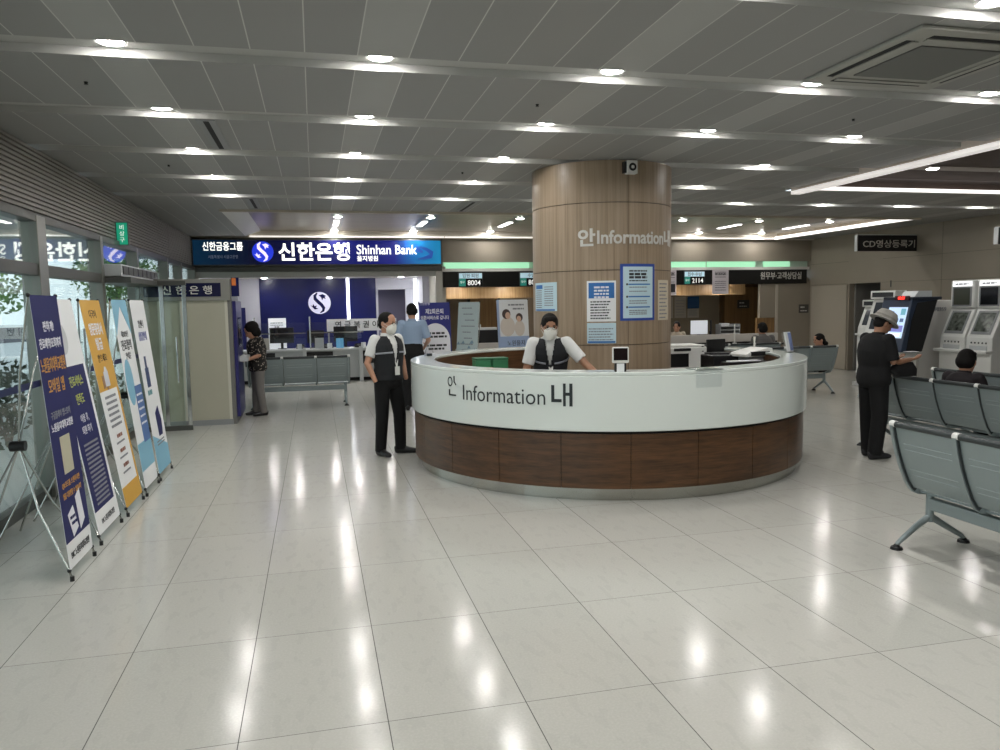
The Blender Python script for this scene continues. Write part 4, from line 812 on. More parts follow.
bench(4, .56, (6.24, 7.80, 0), R_(-90), 'grey steel waiting bench behind the man in the hat, second row')
bench(4, .56, (7.25, 7.75, 0), R_(-90), 'grey steel waiting bench before the white kiosks, third row')
bench(3, .567, (-1.15, 13.72, 0), 0, 'grey steel three-seat bench facing the bank counter')
bench(4, .54, (7.12, 12.2, 0), 0, 'grey steel bench with its back to us right of the information desk')
bench(4, .56, (6.75, 13.55, 0), 0, 'grey steel bench farther back facing the registration counter')

# ------------------------------------------------------------------ X-banners by the glass
def xbanner(y0, y1, label, paint, x=-1.6, th=R_(8.5), H=1.78, rz=PI/2, loc=None, grp=None):
    w = (y1-y0) if loc is None else y0
    t = thing('banner_stand', label, 'banner stand', loc or (x, (y0+y1)/2, 0), rz, grp); hw = w/2; mp = tilted(th, .07)
    mesh_obj('sheet', MB().patch(-hw, hw, 0, H, 0, mp, th=.002), PAPER, t); paint(t, hw, H, mp)
    hub = Vector((0, .33, .86)); sp = Vector((0, 0, 0))
    mesh_obj('hub', MB().cyl(hub+Vector((0, -.04, .0)), hub+Vector((0, .05, 0)), .035, n=12), BLACK, t, smooth=True)
    for s in (-1, 1):
        tp = mp(s*hw, H, -.004); bt = mp(s*hw, 0, -.004)
        mesh_obj('pole', MB().tube([hub, hub*.5+tp*.5+Vector((0, .02, 0)), tp], .0075, 8), STEEL, t, smooth=True); ft = Vector((s*hw, -.01, .012))
        q = mesh_obj('pole', MB().tube([hub, hub*.5+bt*.5+Vector((0, .03, -.02)), bt, ft], .0075, 8), STEEL, t, smooth=True); mesh_obj('tip', MB().cyl(ft+Vector((0, 0, -.012)), ft+Vector((0, 0, .02)), .014, n=10).ball(bt, .014, 8, 6).ball(tp, .014, 8, 6), BLACK, q, smooth=True)
        mesh_obj('rear_leg', MB().tube([hub, (s*.26, .72, .008)], .0075, 8), STEEL, t, smooth=True)
    return t
def lines(t, rows, mp, m, d=.0035, nm='printed_text'):
    b = MB()
    for i, (u0_, u1_, v, h) in enumerate(rows): b.greek(u0_, u1_, v, h, mp, d, i+int(v*50), .95, True)
    mesh_obj(nm, b, m, t)
def p_navy(t, hw, H, mp):
    mesh_obj('print_ground', MB().patch(-hw, hw, .17, H, .002, mp), NAVY, t)
    for s, v, h, m, xs in (('편하게!', 1.55, .075, INKW, 1), ('진료예약/조회까지', 1.44, .075, INKW, .8), ('노원을지대학교병원', 1.29, .105, INKY, .6), ('모바일 앱', 1.15, .105, INKY, .85), ('구글플레이 앱스토어', .98, .055, INKG, .9), ('노원을지대학교병원', .90, .06, INKW, .95), ('QR코드를 스캔하시면', .52, .045, INKY, 1), ('앱을 다운받을 수 있습니다', .45, .045, INKY, .85)):
        text('printed_heading', s, h, m, t, mp, v=v, d=.0035, bold=.012, xs=xs*min(1, hw/.28), th=.0015)
    mesh_obj('white_square', MB().patch(-.10, .10, .60, .85, .0035, mp), mat('code_field', '#bdb9a0', .5), t)
    b = MB(); b.poly([(.03, .42), (.13, .46), (.17, .0+.1*0+.24), (.06, .19)], .0035, mp); b.poly([(-.16, .34), (-.04, .38), (.02, .12+.10), (-.10, .18)], .0036, mp); mesh_obj('phone_picture', b, INKW, t)
    lines(t, [(-.13, -.02, .30, .02), (-.11, -.0, .26, .02)], mp, NAVY, .0055); text('printed_heading', 'EMC 노원을지대학교병원', .055, INK, t, mp, v=.06, d=.0035, bold=.01, xs=.7, th=.0015)
def p_navy2(t, hw, H, mp):
    mesh_obj('print_ground', MB().patch(-hw+.02, hw-.06, .17, 1.27, .002, mp), NAVY, t)
    for s, v, h in (('진료서비스', 1.12, .09), ('만족도', .98, .09)): text('printed_heading', s, h, INKYG, t, mp, u=-.02, v=v, d=.0035, bold=.014, xs=.8, th=.0015)
    for s, v, h in (('이용 후,', .84, .07), ('퇴원 하기', .75, .07)): text('printed_heading', s, h, INKW, t, mp, u=-.02, v=v, d=.0035, xs=.9, th=.0015)
    lines(t, [(-.2, .18, .66-.035*i, .016) for i in range(14)], mp, INKG); text('printed_heading', 'EMC 노원을지대학교병원', .05, INK, t, mp, v=.06, d=.0035, xs=.7, th=.0015)
    b = MB(); n = 20; b.poly([(-.12+.12*math.cos(2*PI*i/n), 1.48+.12*math.sin(2*PI*i/n)) for i in range(n)], .002, mp); mesh_obj('picture', b, LGRY, t)
def p_yel(t, hw, H, mp):
    mesh_obj('print_ground', MB().poly([(-hw, H), (hw, H), (hw, 0), (-hw, 0), (-hw, .17), (hw-.05, .17), (hw-.05, 1.0), (-hw, 1.0)], .002, mp), YEL, t)
    text('printed_heading', '다국어', .08, INK, t, mp, v=1.63, d=.0035, th=.0015); text('printed_heading', '영문증명서', .11, INKW, t, mp, v=1.49, d=.0035, bold=.03, xs=.8, th=.0015); text('printed_heading', '발급', .11, INKW, t, mp, v=1.36, d=.0035, bold=.03, th=.0015); text('printed_heading', '받으세요', .075, INK, t, mp, v=1.25, d=.0035, th=.0015)
    b = MB().patch(-.08, .06, 1.03, 1.16, .0035, mp).poly([(-.05, 1.16), (.05, 1.16), (.02, 1.2), (-.02, 1.2)], .0035, mp); mesh_obj('picture', b, mat('figure_grey', '#c9cdd6', .5), t); mesh_obj('picture', MB().patch(-.15, -.09, 1.02, 1.13, .0035, mp).patch(-.05, .0, 1.0, 1.03, .0036, mp), mat('figure_brown', '#9c7a5a', .5), t)
    lines(t, [(-.2, .16, .93-.05*i, .022) for i in range(6)], mp, INKG); lines(t, [(-.1, .08, .58-.13*i, .03) for i in range(3)], mp, mat('colour_heading', '#8a5a4a', .5)); lines(t, [(-.16, .12, .53-.13*i, .016) for i in range(3)], mp, INKG)
def p_blue(t, hw, H, mp):
    mesh_obj('print_ground', MB().poly([(-hw, H), (hw, H), (hw, 1.45), (0, 1.72), (-hw, 1.45)], .002, mp), SKYP, t); mesh_obj('print_ground', MB().patch(-hw, hw, .16, .42, .002, mp), SKYP, t)
    b = MB(); n = 24; b.poly([(-.12+.14*math.cos(2*PI*i/n), 1.0+.22*math.sin(2*PI*i/n)) for i in range(n)], .002, mp); mesh_obj('picture', b, SKYP, t); mesh_obj('picture', MB().patch(-.0, hw, .4, .95, .003, mp), mat('steel_blue_print', '#4c6fa8', .5), t)
    text('printed_heading', '제2025년', .07, INK, t, mp, v=1.43, d=.0035, th=.0015); text('printed_heading', '진료협력', .11, INK, t, mp, v=1.31, d=.0035, bold=.01, th=.0015); text('printed_heading', '안내문', .075, INK, t, mp, v=1.22, d=.0035, th=.0015); lines(t, [(.02, .25, .85-.07*i, .02) for i in range(5)], mp, INKW)
def p_white(t, hw, H, mp):
    mesh_obj('print_ground', MB().poly([(-hw, 0), (-hw, .4), (hw, .22), (hw, 0)], .002, mp), SKYP, t); mesh_obj('picture', MB().patch(-.16, .0, .88, 1.08, .0035, mp).patch(-.12, -.04, 1.08, 1.2, .0035, mp), mat('figure_navy', '#2f4470', .5), t)
    mesh_obj('picture', MB().poly([(-.02, .35), (.16, .35), (.2, .5), (.12, .66), (-.04, .6)], .0035, mp), NAVY, t); text('printed_heading', '암센터', .09, INK, t, mp, v=1.5, d=.0035, th=.0015); text('printed_heading', '상담안내', .10, mat('violet_print', '#5a62a8', .5), t, mp, v=1.37, d=.0035, bold=.015, th=.0015); lines(t, [(-.2, .0, .80, .05)], mp, mat('teal_print', '#5f9aa0', .5)); lines(t, [(-.18, .2, .30-.03*i, .014) for i in range(2)], mp, INKG)
xbanner(5.34, 5.86, 'navy and white X-banner nearest the camera by the left glass', p_navy, th=R_(4)); xbanner(6.12, 6.74, 'white topped navy X-banner, second from the camera', p_navy2, x=-1.62); xbanner(6.92, 7.52, 'yellow and white X-banner, third from the camera', p_yel, x=-1.61); xbanner(7.63, 8.19, 'sky blue and white X-banner, fourth from the camera', p_blue, x=-1.6, th=R_(6.5)); xbanner(8.28, 8.92, 'white X-banner with a light blue foot, farthest from the camera', p_white, x=-1.6, th=R_(6))
def p_bank(t, hw, H, mp):
    mesh_obj('print_ground', MB().patch(-hw, hw, 0, H, .002, mp), mat('royal_navy_print', '#262c7c', .4), t); n = 28
    b = MB().poly([(-hw+.02, .2)]+[(-(hw-.02)*math.cos(PI*i/n), 1.06+.30*math.sin(PI*i/n)) for i in range(n+1)]+[(hw-.02, .2)], .0035, mp); mesh_obj('white_arch', b, INKW, t); text('printed_heading', '신한은행', .05, INKW, t, mp, u=-.17, v=1.68, d=.0035, th=.0015); text('printed_heading', '제2회은퇴', .10, INKW, t, mp, v=1.53, d=.0035, bold=.02, xs=.8, th=.0015); text('printed_heading', '외환서비스로 갑니다', .075, INKW, t, mp, v=1.43, d=.0035, bold=.02, xs=.8, th=.0015)
    lines(t, [(-.17, .17, 1.17, .035), (-.21, .21, 1.11, .035), (-.2, .2, .96, .035), (-.15, .15, .90, .035)], mp, INK, .0055)
def p_map(t, hw, H, mp):
    mesh_obj('print_ground', MB().patch(-hw, hw, 0, H, .002, mp), mat('pale_teal_print', '#b5c2c2', .5), t); lines(t, [(-.2+.05*(i % 3), .1+.04*(i % 4), 1.6-.11*i, .02) for i in range(8)], mp, INKG); q = random.Random(5); b = MB()
    for i in range(14): u, v = q.uniform(-hw+.05, hw-.05), q.uniform(.5, 1.0); b.poly([(u-.05, v), (u, v+.06), (u+.05, v)], .0035+.0001*i, mp)
    mesh_obj('picture', b, mat('slate_print', '#7890a0', .5), t)
def p_mother(t, hw, H, mp):
    n = 22; el = lambda cu, cv, a, b_: [(cu+a*math.cos(2*PI*i/n), cv+b_*math.sin(2*PI*i/n)) for i in range(n)]
    mesh_obj('print_ground', MB().poly([(-hw, 0), (hw, 0), (hw, 1.02), (-hw+.05, 1.02), (-hw+.05, H), (-hw, H)], .002, mp), mat('soft_blue_print', '#9fb4d6', .5), t); mesh_obj('picture', MB().poly(el(-.12, 1.22, .16, .20), .0035, mp).poly(el(.14, 1.18, .11, .16), .0035, mp), mat('cream_print', '#d9cfc4', .5), t); mesh_obj('picture', MB().poly(el(-.14, 1.47, .09, .10), .004, mp).poly(el(.14, 1.40, .075, .085), .004, mp), mat('dark_brown_print', '#4a3a36', .5), t); mesh_obj('picture', MB().poly(el(-.11, 1.44, .055, .07), .0056, mp).poly(el(.13, 1.37, .05, .06), .0056, mp), mat('face_print', '#d9b49c', .5), t)
    lines(t, [(-.1, .26, 1.64, .03), (.0, .26, 1.56, .03)], mp, INKG); text('printed_heading', '노원을지', .12, INK, t, mp, u=.05, v=.84, d=.0035, xs=.9, th=.0015); text('printed_heading', '대학교병원', .10, INKW, t, mp, u=.05, v=.68, d=.0035, bold=.015, th=.0015)
def fbanner(w, loc, label, p, th=R_(5), H=1.72, rz=R_(8)): return xbanner(w, 0, label, p, th=th, H=H, rz=rz, loc=loc)
fbanner(.56, (2.04, 13.1, 0), 'navy banner stand with a white arch left of the column', p_bank); fbanner(.6, (2.62, 13.75, 0), 'pale map-printed banner stand partly behind the navy one', p_map, rz=R_(-62)); fbanner(.68, (3.90, 14.9, 0), 'white banner stand with a picture of two people left of the column', p_mother, H=1.76)

# ------------------------------------------------------------------ people
def V(*a): return Vector(a)
def remesh(mb, vox, smooth=4):
    bm = mb.bm; bmesh.ops.recalc_face_normals(bm, faces=bm.faces); me = bpy.data.meshes.new('r'); bm.to_mesh(me); bm.free(); o = bpy.data.objects.new('r', me); COL.objects.link(o)
    m = o.modifiers.new('r', 'REMESH'); m.mode = 'VOXEL'; m.voxel_size = vox
    if smooth: s = o.modifiers.new('s', 'SMOOTH'); s.iterations = smooth; s.factor = .5
    dg = bpy.context.evaluated_depsgraph_get(); out = bpy.data.meshes.new_from_object(o.evaluated_get(dg)); bpy.data.objects.remove(o); return out
def me_obj(name, me, m, parent, label=None):
    me.materials.clear(); me.materials.append(m); me.name = name; o = bpy.data.objects.new(name, me); COL.objects.link(o); o.parent = parent
    for p in me.polygons: p.use_smooth = True
    if label: o['label'] = label
    return o
TS = [(-.11, .115, .085), (-.06, .155, .108), (0, .165, .112), (.07, .155, .105), (.14, .145, .10), (.22, .152, .108), (.31, .163, .115), (.39, .170, .112), (.455, .158, .095), (.495, .115, .075), (.525, .062, .06)]
def spine_pt(J, t):
    P, C, N = J['P'], J['C'], J['N']; L1 = (C-P).length; L2 = (N-C).length; T = t*(L1+L2)/.525
    if T < 0: return P+V(0, 0, 1)*T
    a = min(1, T/(L1+L2)); return P*(1-a)**2+C*1.0*(2*a*(1-a))+N*a*a if False else (P+(C-P)*(T/L1) if T < L1 else C+(N-C)*min(1.02, (T-L1)/L2))
def torso(mb, J, g=0, t0=-.11, t1=.525, side=V(1, 0, 0), gx=1):
    S = [s for s in TS if t0-1e-6 <= s[0] <= t1+1e-6]
    mb.loft([spine_pt(J, s[0])+V(0, -.012 if .1 < s[0] < .4 else 0, 0) for s in S], [(s[1]*J.get('fat', 1)+g)*gx for s in S], [s[2]*J.get('fat', 1)+g for s in S], side, 24)
def limb(mb, pts, rs, n=12, side=V(1, 0, 0)):
    P, Q = [], []
    for i in range(len(pts)-1):
        for k in range(4): a = k/4; P.append(pts[i]*(1-a)+pts[i+1]*a); Q.append(rs[i]*(1-a)+rs[i+1]*a)
    P.append(pts[-1]); Q.append(rs[-1]); mb.loft(P, Q, Q, side, n)
def hand(mb, w, d, nrm, curl=.35, s=1):
    """palm, four fingers of unequal length and a thumb leaving the side of the palm"""
    d = d.normalized(); nrm = (nrm-d*nrm.dot(d)).normalized(); sd = d.cross(nrm)
    mb.loft([w-d*.01, w+d*.03*s, w+d*.06*s, w+d*.088*s], [.027*s, .037*s, .041*s, .038*s], [.019*s, .016*s, .014*s, .012*s], sd, 12)
    for i, (o, L, sp) in enumerate(((-.031, .062, -.10), (-.010, .076, -.03), (.011, .080, .03), (.032, .072, .10))):
        p = w+d*.08*s+sd*o*s; q = [p]; dr = (d+sd*sp).normalized(); c = curl*(1+.12*(1.5-i))
        for k, f in enumerate((.45, .32, .23)):
            dr = (dr*math.cos(c)+nrm*math.sin(c)).normalized(); p = p+dr*L*f*s; q.append(p)
        mb.loft(q, [.0092*s, .0086*s, .0078*s, .0062*s], None, sd, 8)
    p = w+d*.022*s+sd*.034*s; q = [p]; dr = (d*.62+sd*.72+nrm*.25).normalized()
    for L in (.035, .03, .024): p = p+dr*L*s; q.append(p); dr = (dr*.9+d*.25+nrm*.18*curl).normalized()
    mb.loft(q, [.0125*s, .0105*s, .0095*s, .007*s], None, nrm, 8)
HS = [(-.118, .022, .028, -.050), (-.105, .040, .050, -.036), (-.075, .056, .074, -.020), (-.04, .066, .088, -.008), (0, .072, .094, -.002), (.035, .075, .096, .002), (.07, .070, .088, .004), (.095, .053, .068, .006), (.112, .026, .035, .006)]
def human(label, loc, rz, h, J, wear, skin=SKIN, vox=.009, hands=(True, True), name='person'):
    """J holds the joints of a 1.70 m figure facing -Y; its own left is +X"""
    s = h/1.70; D = dict(P=V(0, 0, .92), C=V(0, -.01, 1.2), N=V(0, .012, 1.44), head=(0, 0), hc=V(0, -.015, 1.585),
             SL=V(.168, .01, 1.39), EL=V(.225, .03, 1.11), WL=V(.235, -.05, .87), SR=V(-.168, .01, 1.39), ER=V(-.225, .03, 1.11), WR=V(-.235, -.05, .87),
             HL=V(.085, 0, .90), KL=V(.10, -.012, .49), AL=V(.10, .02, .085), HR=V(-.085, 0, .90), KR=V(-.10, -.012, .49), AR=V(-.10, .02, .085), TL=V(.03, -1, 0), TR=V(-.03, -1, 0)); D.update(J); J = D
    t = thing(name, label, 'person', loc, rz); X = Matrix.Scale(s, 4)
    yaw, pit = J['head']; KS = J.get('hk', 1.07); HM = Matrix.Translation(J['hc']) @ Matrix.Rotation(yaw, 4, 'Z') @ Matrix.Rotation(pit, 4, 'X') @ Matrix.Scale(KS, 4); hp = lambda x, y, z: HM @ V(x, y, z)
    side = (J['SL']-J['SR']).normalized()
    def fin(nm, mb, m, v=vox, sm=3, lab=None, raw=False, cut=None, solid=0):
        me = remesh(mb, v, sm)
        if cut:
            bm = bmesh.new(); bm.from_mesh(me); dl = [f for f in bm.faces if cut(f.calc_center_median())]; bmesh.ops.delete(bm, geom=dl, context='FACES'); bm.to_mesh(me); bm.free()
        me.transform(X); o = me_obj(nm, me, m, t, lab)
        if solid: q = o.modifiers.new('th', 'SOLIDIFY'); q.thickness = solid; q.offset = 0
        return o
    def bits(nm, mb, m, lab=None):
        bmesh.ops.transform(mb.bm, matrix=X, verts=mb.bm.verts); return mesh_obj(nm, mb, m, t, smooth=True, label=lab, ang=60)
    # body
    b = MB(); torso(b, J, -.012, side=side)
    b.loft([hp(0, y, z) for z, rx, ry, y in HS], [q[1]*KS for q in HS], [q[2]*KS for q in HS], HM.to_3x3() @ V(1, 0, 0), 20)
    b.loft([J['N']-V(0, 0, .05), J['N']+V(0, 0, .0), hp(0, .012, -.06), hp(0, .005, -.02)], [.062, .056, .052, .05], None, side, 14)
    b.ball(hp(0, -.098, -.022), (.013, .016, .022), 10, 8, HM.to_3x3()); b.ball(hp(0, -.094, -.002), (.008, .008, .022), 8, 6, HM.to_3x3())
    b.ball(hp(0, -.086, -.068), (.024, .008, .007), 10, 6, HM.to_3x3()); b.ball(hp(0, -.082, -.058), (.026, .009, .006), 10, 6, HM.to_3x3())
    for q in (-1, 1): b.ball(hp(q*.076, .012, -.012), (.010, .020, .031), 10, 8, HM.to_3x3())
    for q, S, E, Wr in (('L', J['SL'], J['EL'], J['WL']), ('R', J['SR'], J['ER'], J['WR'])):
        limb(b, [S, E, Wr], [.046, .040, .026], 12, V(0, 1, 0))
        if hands[0 if q == 'L' else 1]:
            dd = J.get('hd'+q, (Wr-E)); nn = J.get('hn'+q, V(-1 if q == 'L' else 1, -.2, 0)); hand(b, Wr, dd, nn, J.get('curl', .3))
    for H_, K, A_, T in ((J['HL'], J['KL'], J['AL'], J['TL']), (J['HR'], J['KR'], J['AR'], J['TR'])):
        limb(b, [H_, K, A_], [.078, .052, .036], 12); b.loft([A_, A_+T.normalized()*.08-V(0, 0, .045), A_+T.normalized()*.14-V(0, 0, .055)], [.034, .034, .026], [.034, .026, .018], V(1, 0, 0), 10)
    fin('body', b, skin, vox if vox < .01 else .009, 2)
    # face
    e = MB(); br = MB()
    for q in (-1, 1): e.ball(hp(q*.030, -.0865, .004), (.0105, .006, .0065), 10, 8, HM.to_3x3()); br.ball(hp(q*.031, -.090, .022), (.017, .006, .0035), 10, 6, HM.to_3x3())
    bits('eyes', e, mat('eye_dark', '#1c1512', .25)); bits('eyebrows', br, HAIR)
    # trousers
    if 'trousers' in wear:
        m, w = wear['trousers']; b = MB(); torso(b, J, .012, -.11, .14, side=side)
        for H_, K, A_ in ((J['HL'], J['KL'], J['AL']), (J['HR'], J['KR'], J['AR'])):
            tp = H_+(V(0, 0, .03)); limb(b, [tp, K, A_+V(0, .0, -.03)], [.098+w, .074+w, .062+w], 16)
        fin('trousers', b, m, vox)
    if 'shoes' in wear:
        for A_, T in ((J['AL'], J['TL']), (J['AR'], J['TR'])):
            T = T.normalized(); b = MB(); sd = V(-T.y, T.x, 0); z0 = A_.z-.085
            b.loft([A_-T*.075+V(0, 0, z0+.045-A_.z), A_-T*.05+V(0, 0, z0+.05-A_.z), A_+T*.03+V(0, 0, z0+.052-A_.z), A_+T*.10+V(0, 0, z0+.04-A_.z), A_+T*.17+V(0, 0, z0+.032-A_.z), A_+T*.205+V(0, 0, z0+.026-A_.z)], [.025, .038, .042, .047, .042, .02], [.04, .05, .052, .038, .03, .018], sd, 14)
            fin('shoe', b, wear['shoes'], .008, 2)
    if 'shirt' in wear:
        m, sl, bot = wear['shirt']; b = MB(); torso(b, J, .010 if bot > -.05 else .026, bot, .525, side=side); b.loft([J['N']-V(0, 0, .04), J['N']+V(0, -.004, .03)], [.072, .066], None, side, 16)
        for S, E, Wr in ((J['SL'], J['EL'], J['WL']), (J['SR'], J['ER'], J['WR'])):
            mid = spine_pt(J, .43); I = S+(mid-S)*.45; b.ball(S, .067, 14, 10)
            if sl <= 1: limb(b, [I, S, S+(E-S)*sl*.5, S+(E-S)*sl], [.06, .069, .066, .064], 14, V(0, 1, 0))
            else: limb(b, [I, S, E, E+(Wr-E)*(sl-1)], [.06, .068, .056, .040], 14, V(0, 1, 0))
        fin('shirt', b, m, vox)
    if 'vest' in wear:
        b = MB(); torso(b, J, .026, -.02, .525, side=side, gx=.985)
        cs = [spine_pt(J, q) for q in (.20, .5)]
        def cut(p):
            zt = spine_pt(J, .515).z; zv = spine_pt(J, .22).z; rel = p-spine_pt(J, .35); xx = rel.dot(side); f = rel.y
            return (p.z > zt) or (f < 0 and p.z > zv and abs(xx) < .010+.17*(p.z-zv))
        fin('vest', b, wear['vest'], vox, 2, cut=cut, solid=.012)
        b = MB(); S_ = [(.335, .9), (.36, .9)]; b.loft([spine_pt(J, .30)+V(0, -.010, 0), spine_pt(J, .322)+V(0, -.010, 0)], [.163*J.get('fat', 1)*.985+.042]*2, [.114*J.get('fat', 1)+.042]*2, side, 28)
        if wear.get('band'): 
            bm = b.bm; dl = [f for f in bm.faces if len(f.verts) > 4 or abs((f.calc_center_median()-spine_pt(J, .3)).dot(side)) < .05 or (f.calc_center_median().y > spine_pt(J, .3).y)]; bmesh.ops.delete(bm, geom=dl, context='FACES'); o = bits('reflective_band', b, mat('reflective_grey', '#8d9098', .4)); q = o.modifiers.new('th', 'SOLIDIFY'); q.thickness = .004
        else: b.bm.free()
    if 'hair' in wear:
        k = wear['hair']; b = MB(); b.ball(hp(0, .012 if k == 'short' else .007, .034), (.081, .099, .091), 20, 14, HM.to_3x3())
        if k == 'short': b.ball(hp(0, .045, -.02), (.074, .058, .06), 14, 10, HM.to_3x3())
        if k == 'bob': 
            b.ball(hp(0, .05, -.03), (.088, .065, .085), 16, 10, HM.to_3x3()); b.ball(hp(.062, .01, -.02), (.03, .05, .07), 10, 8, HM.to_3x3()); b.ball(hp(-.062, .01, -.02), (.03, .05, .07), 10, 8, HM.to_3x3()); b.ball(hp(0, .02, .05), (.098, .105, .09), 16, 10, HM.to_3x3())
        if k == 'bun': b.ball(hp(0, .06, -.03), (.075, .06, .07), 14, 10, HM.to_3x3()); b.ball(hp(.0, .115, -.085), (.05, .045, .05), 12, 8, HM.to_3x3())
        if k == 'full': b.ball(hp(0, .035, -.0), (.086, .075, .08), 16, 10, HM.to_3x3()); b.ball(hp(0, -.045, .078), (.068, .045, .03), 12, 8, HM.to_3x3())
        fin('hair', b, HAIR, .007, 2)
    if 'hat' in wear:
        b = MB(); hm = HM.to_3x3(); prof = [(.062, .122, .004), (.060, .116, .006), (.085, .094, .0), (.12, .088, 0), (.145, .070, 0), (.152, .03, 0)]
        b.loft([hp(0, .004, z) for z, r, _ in [(.022, .135, 0), (.03, .128, 0), (.055, .098, 0), (.10, .092, 0), (.135, .078, 0), (.148, .045, 0), (.15, .01, 0)]], [q*KS*1.08 for q in (.128, .126, .094, .088, .074, .042, .008)], [q*KS*1.08 for q in (.150, .146, .112, .104, .086, .05, .01)], hm @ V(1, 0, 0), 28); bits('bucket_hat', b, wear['hat']); b = MB(); b.loft([hp(0, .004, .052), hp(0, .004, .072)], [.0965*KS*1.08, .0945*KS*1.08], [.1145*KS*1.08, .111*KS*1.08], hm @ V(1, 0, 0), 28); bits('hat_band', b, mat('hat_band_grey', '#8d8a83', .8))
    if wear.get('mask'):
        b = MB(); b.loft([hp(0, -.048, -.116), hp(0, -.048, -.098), hp(0, -.050, -.06), hp(0, -.052, -.026), hp(0, -.046, -.010)], [.034*KS, .053*KS, .064*KS, .060*KS, .04*KS], [.040*KS, .054*KS, .064*KS, .062*KS, .056*KS], HM.to_3x3() @ V(1, 0, 0), 20); bits('face_mask', b, MASK); b = MB()
        for q in (-1, 1): b.tube([hp(q*.060, -.055, -.03), hp(q*.076, -.02, -.012), hp(q*.082, .012, -.0)], .002, 6); b.tube([hp(q*.060, -.055, -.075), hp(q*.074, -.02, -.045), hp(q*.082, .014, -.03)], .002, 6)
        bits('mask_strap', b, MASK)
    if wear.get('glasses'):
        b = MB()
        for q in (-1, 1): b.tube([hp(q*.031+.022*math.cos(a), -.103, .003+.016*math.sin(a)) for a in [2*PI*i/14 for i in range(15)]], .0017, 6); b.tube([hp(q*.053, -.103, .006), hp(q*.074, -.05, .006), hp(q*.080, .0, .004)], .0016, 6)
        b.tube([hp(-.009, -.104, .006), hp(.009, -.104, .006)], .0016, 6); bits('glasses', b, BLACK)
    if wear.get('lanyard'):
        z1 = wear['lanyard']; c = spine_pt(J, .28); f = lambda x, z, y=-.16: V(x, y, z)
        b = MB(); N = J['N']; yb = spine_pt(J, .25).y-.145*J.get('fat', 1)
        for q in (-1, 1): b.loft([N+V(q*.05, .04, .03), N+V(q*.075, -.03, .0), V(N.x+q*.062, yb+.035, N.z-.09), V(N.x+q*.035, yb, N.z-.22), V(N.x+.012, yb, z1+.05)], [.009]*5, [.003]*5, V(1, 0, 0), 8)
        bits('lanyard', b, mat('lanyard_white', '#d8d8d4', .6)); bits('id_badge', MB().box(N.x-.02, N.x+.045, yb-.012, yb-.004, z1-.045, z1+.055), WHT)
    return t, J, X
# guard standing left of the desk
human('man in a dark vest, white shirt and face mask standing left of the information desk', (.80, 8.93, 0), R_(32), 1.655, dict(fat=1.06, head=(R_(22), R_(6)),
    AL=V(.155, -.01, .085), KL=V(.135, -.03, .49), AR=V(-.12, .03, .085), KR=V(-.11, -.01, .49), TL=V(.75, -.75, 0), TR=V(-.05, -1, 0),
    EL=V(.27, .06, 1.12), WL=V(.235, -.05, .90), ER=V(-.265, .04, 1.12), WR=V(-.215, -.05, .90)),
    dict(trousers=(CLB, .004), shoes=BLACK, shirt=(CLW, .72, -.02), vest=CLB2, band=True, hair='short', mask=True, glasses=True, lanyard=1.02), hands=(False, False))
# man inside the desk
human('man in a dark vest and white shirt leaning on the worktop inside the information desk', (2.36, 7.60, 0), R_(-18), 1.70, dict(head=(R_(8), R_(11)), P=V(0, .10, .90), C=V(0, -.0, 1.17), N=V(0, -.12, 1.39), hc=V(0, -.16, 1.51),
    SL=V(.172, -.10, 1.335), SR=V(-.172, -.10, 1.335), EL=V(.36, -.15, 1.12), WL=V(.53, -.26, .97), ER=V(-.245, -.12, 1.06), WR=V(-.25, -.32, .90), HL=V(.085, .1, .88), HR=V(-.085, .1, .88), hdL=V(.3, -.8, -.4), hnL=V(0, 0, -1), hdR=V(.3, -.9, -.35), hnR=V(0, 0, -1)),
    dict(trousers=(CLB, .004), shoes=BLACK, shirt=(CLW, .78, -.02), vest=CLB2, band=True, hair='full', mask=True, glasses=True, lanyard=.98), skin=SKIN2)
# lady at the cash machine
FLORAL = mat('floral_blouse', '#141310', .85); g = NG(FLORAL); co, s_ = g.xyz(); vz = g.n('ShaderNodeTexVoronoi'); vz.inputs['Scale'].default_value = 30; g.l(co, vz.inputs['Vector']); nz_ = g.noise(co, 20, 2)
g.l(g.mix(g.math('MULTIPLY', g.math('LESS_THAN', vz.outputs['Distance'], .33), g.math('GREATER_THAN', nz_, .44)), (.010, .009, .008), (.42, .36, .30)), g.b.inputs['Base Color'])
human('short-haired woman in a black floral blouse standing at the cash machine', (-.93, 12.95, 0), R_(-68), 1.50, dict(fat=1.25, hk=1.28, head=(R_(0), R_(26)), C=V(0, .01, 1.2), N=V(0, -.03, 1.42), hc=V(0, -.075, 1.555), EL=V(.24, -.04, 1.12), WL=V(.17, -.26, 1.04), ER=V(-.24, -.03, 1.12), WR=V(-.17, -.25, 1.03), AL=V(.09, .05, .085), AR=V(-.12, -.02, .085), hdL=V(0, -1, 0), hdR=V(0, -1, 0), hnL=V(0, 0, -1), hnR=V(0, 0, -1)),
    dict(trousers=(mat('grey_trousers', '#6f6c68', .85), .006), shoes=BLACK, shirt=(FLORAL, .95, -.11), hair='bob'))
# man in light blue shirt, back turned
human('dark-haired man in a light blue shirt seen from behind beyond the masked guard', (1.56, 12.7, 0), R_(172), 1.76, dict(head=(R_(6), R_(12)), ER=V(-.255, .0, 1.12), WR=V(-.20, -.2, 1.02), EL=V(.255, .02, 1.12), WL=V(.21, -.18, 1.0)),
    dict(trousers=(CLB, .006), shoes=BLACK, shirt=(CLBLUE, .85, -.03), hair='full'))
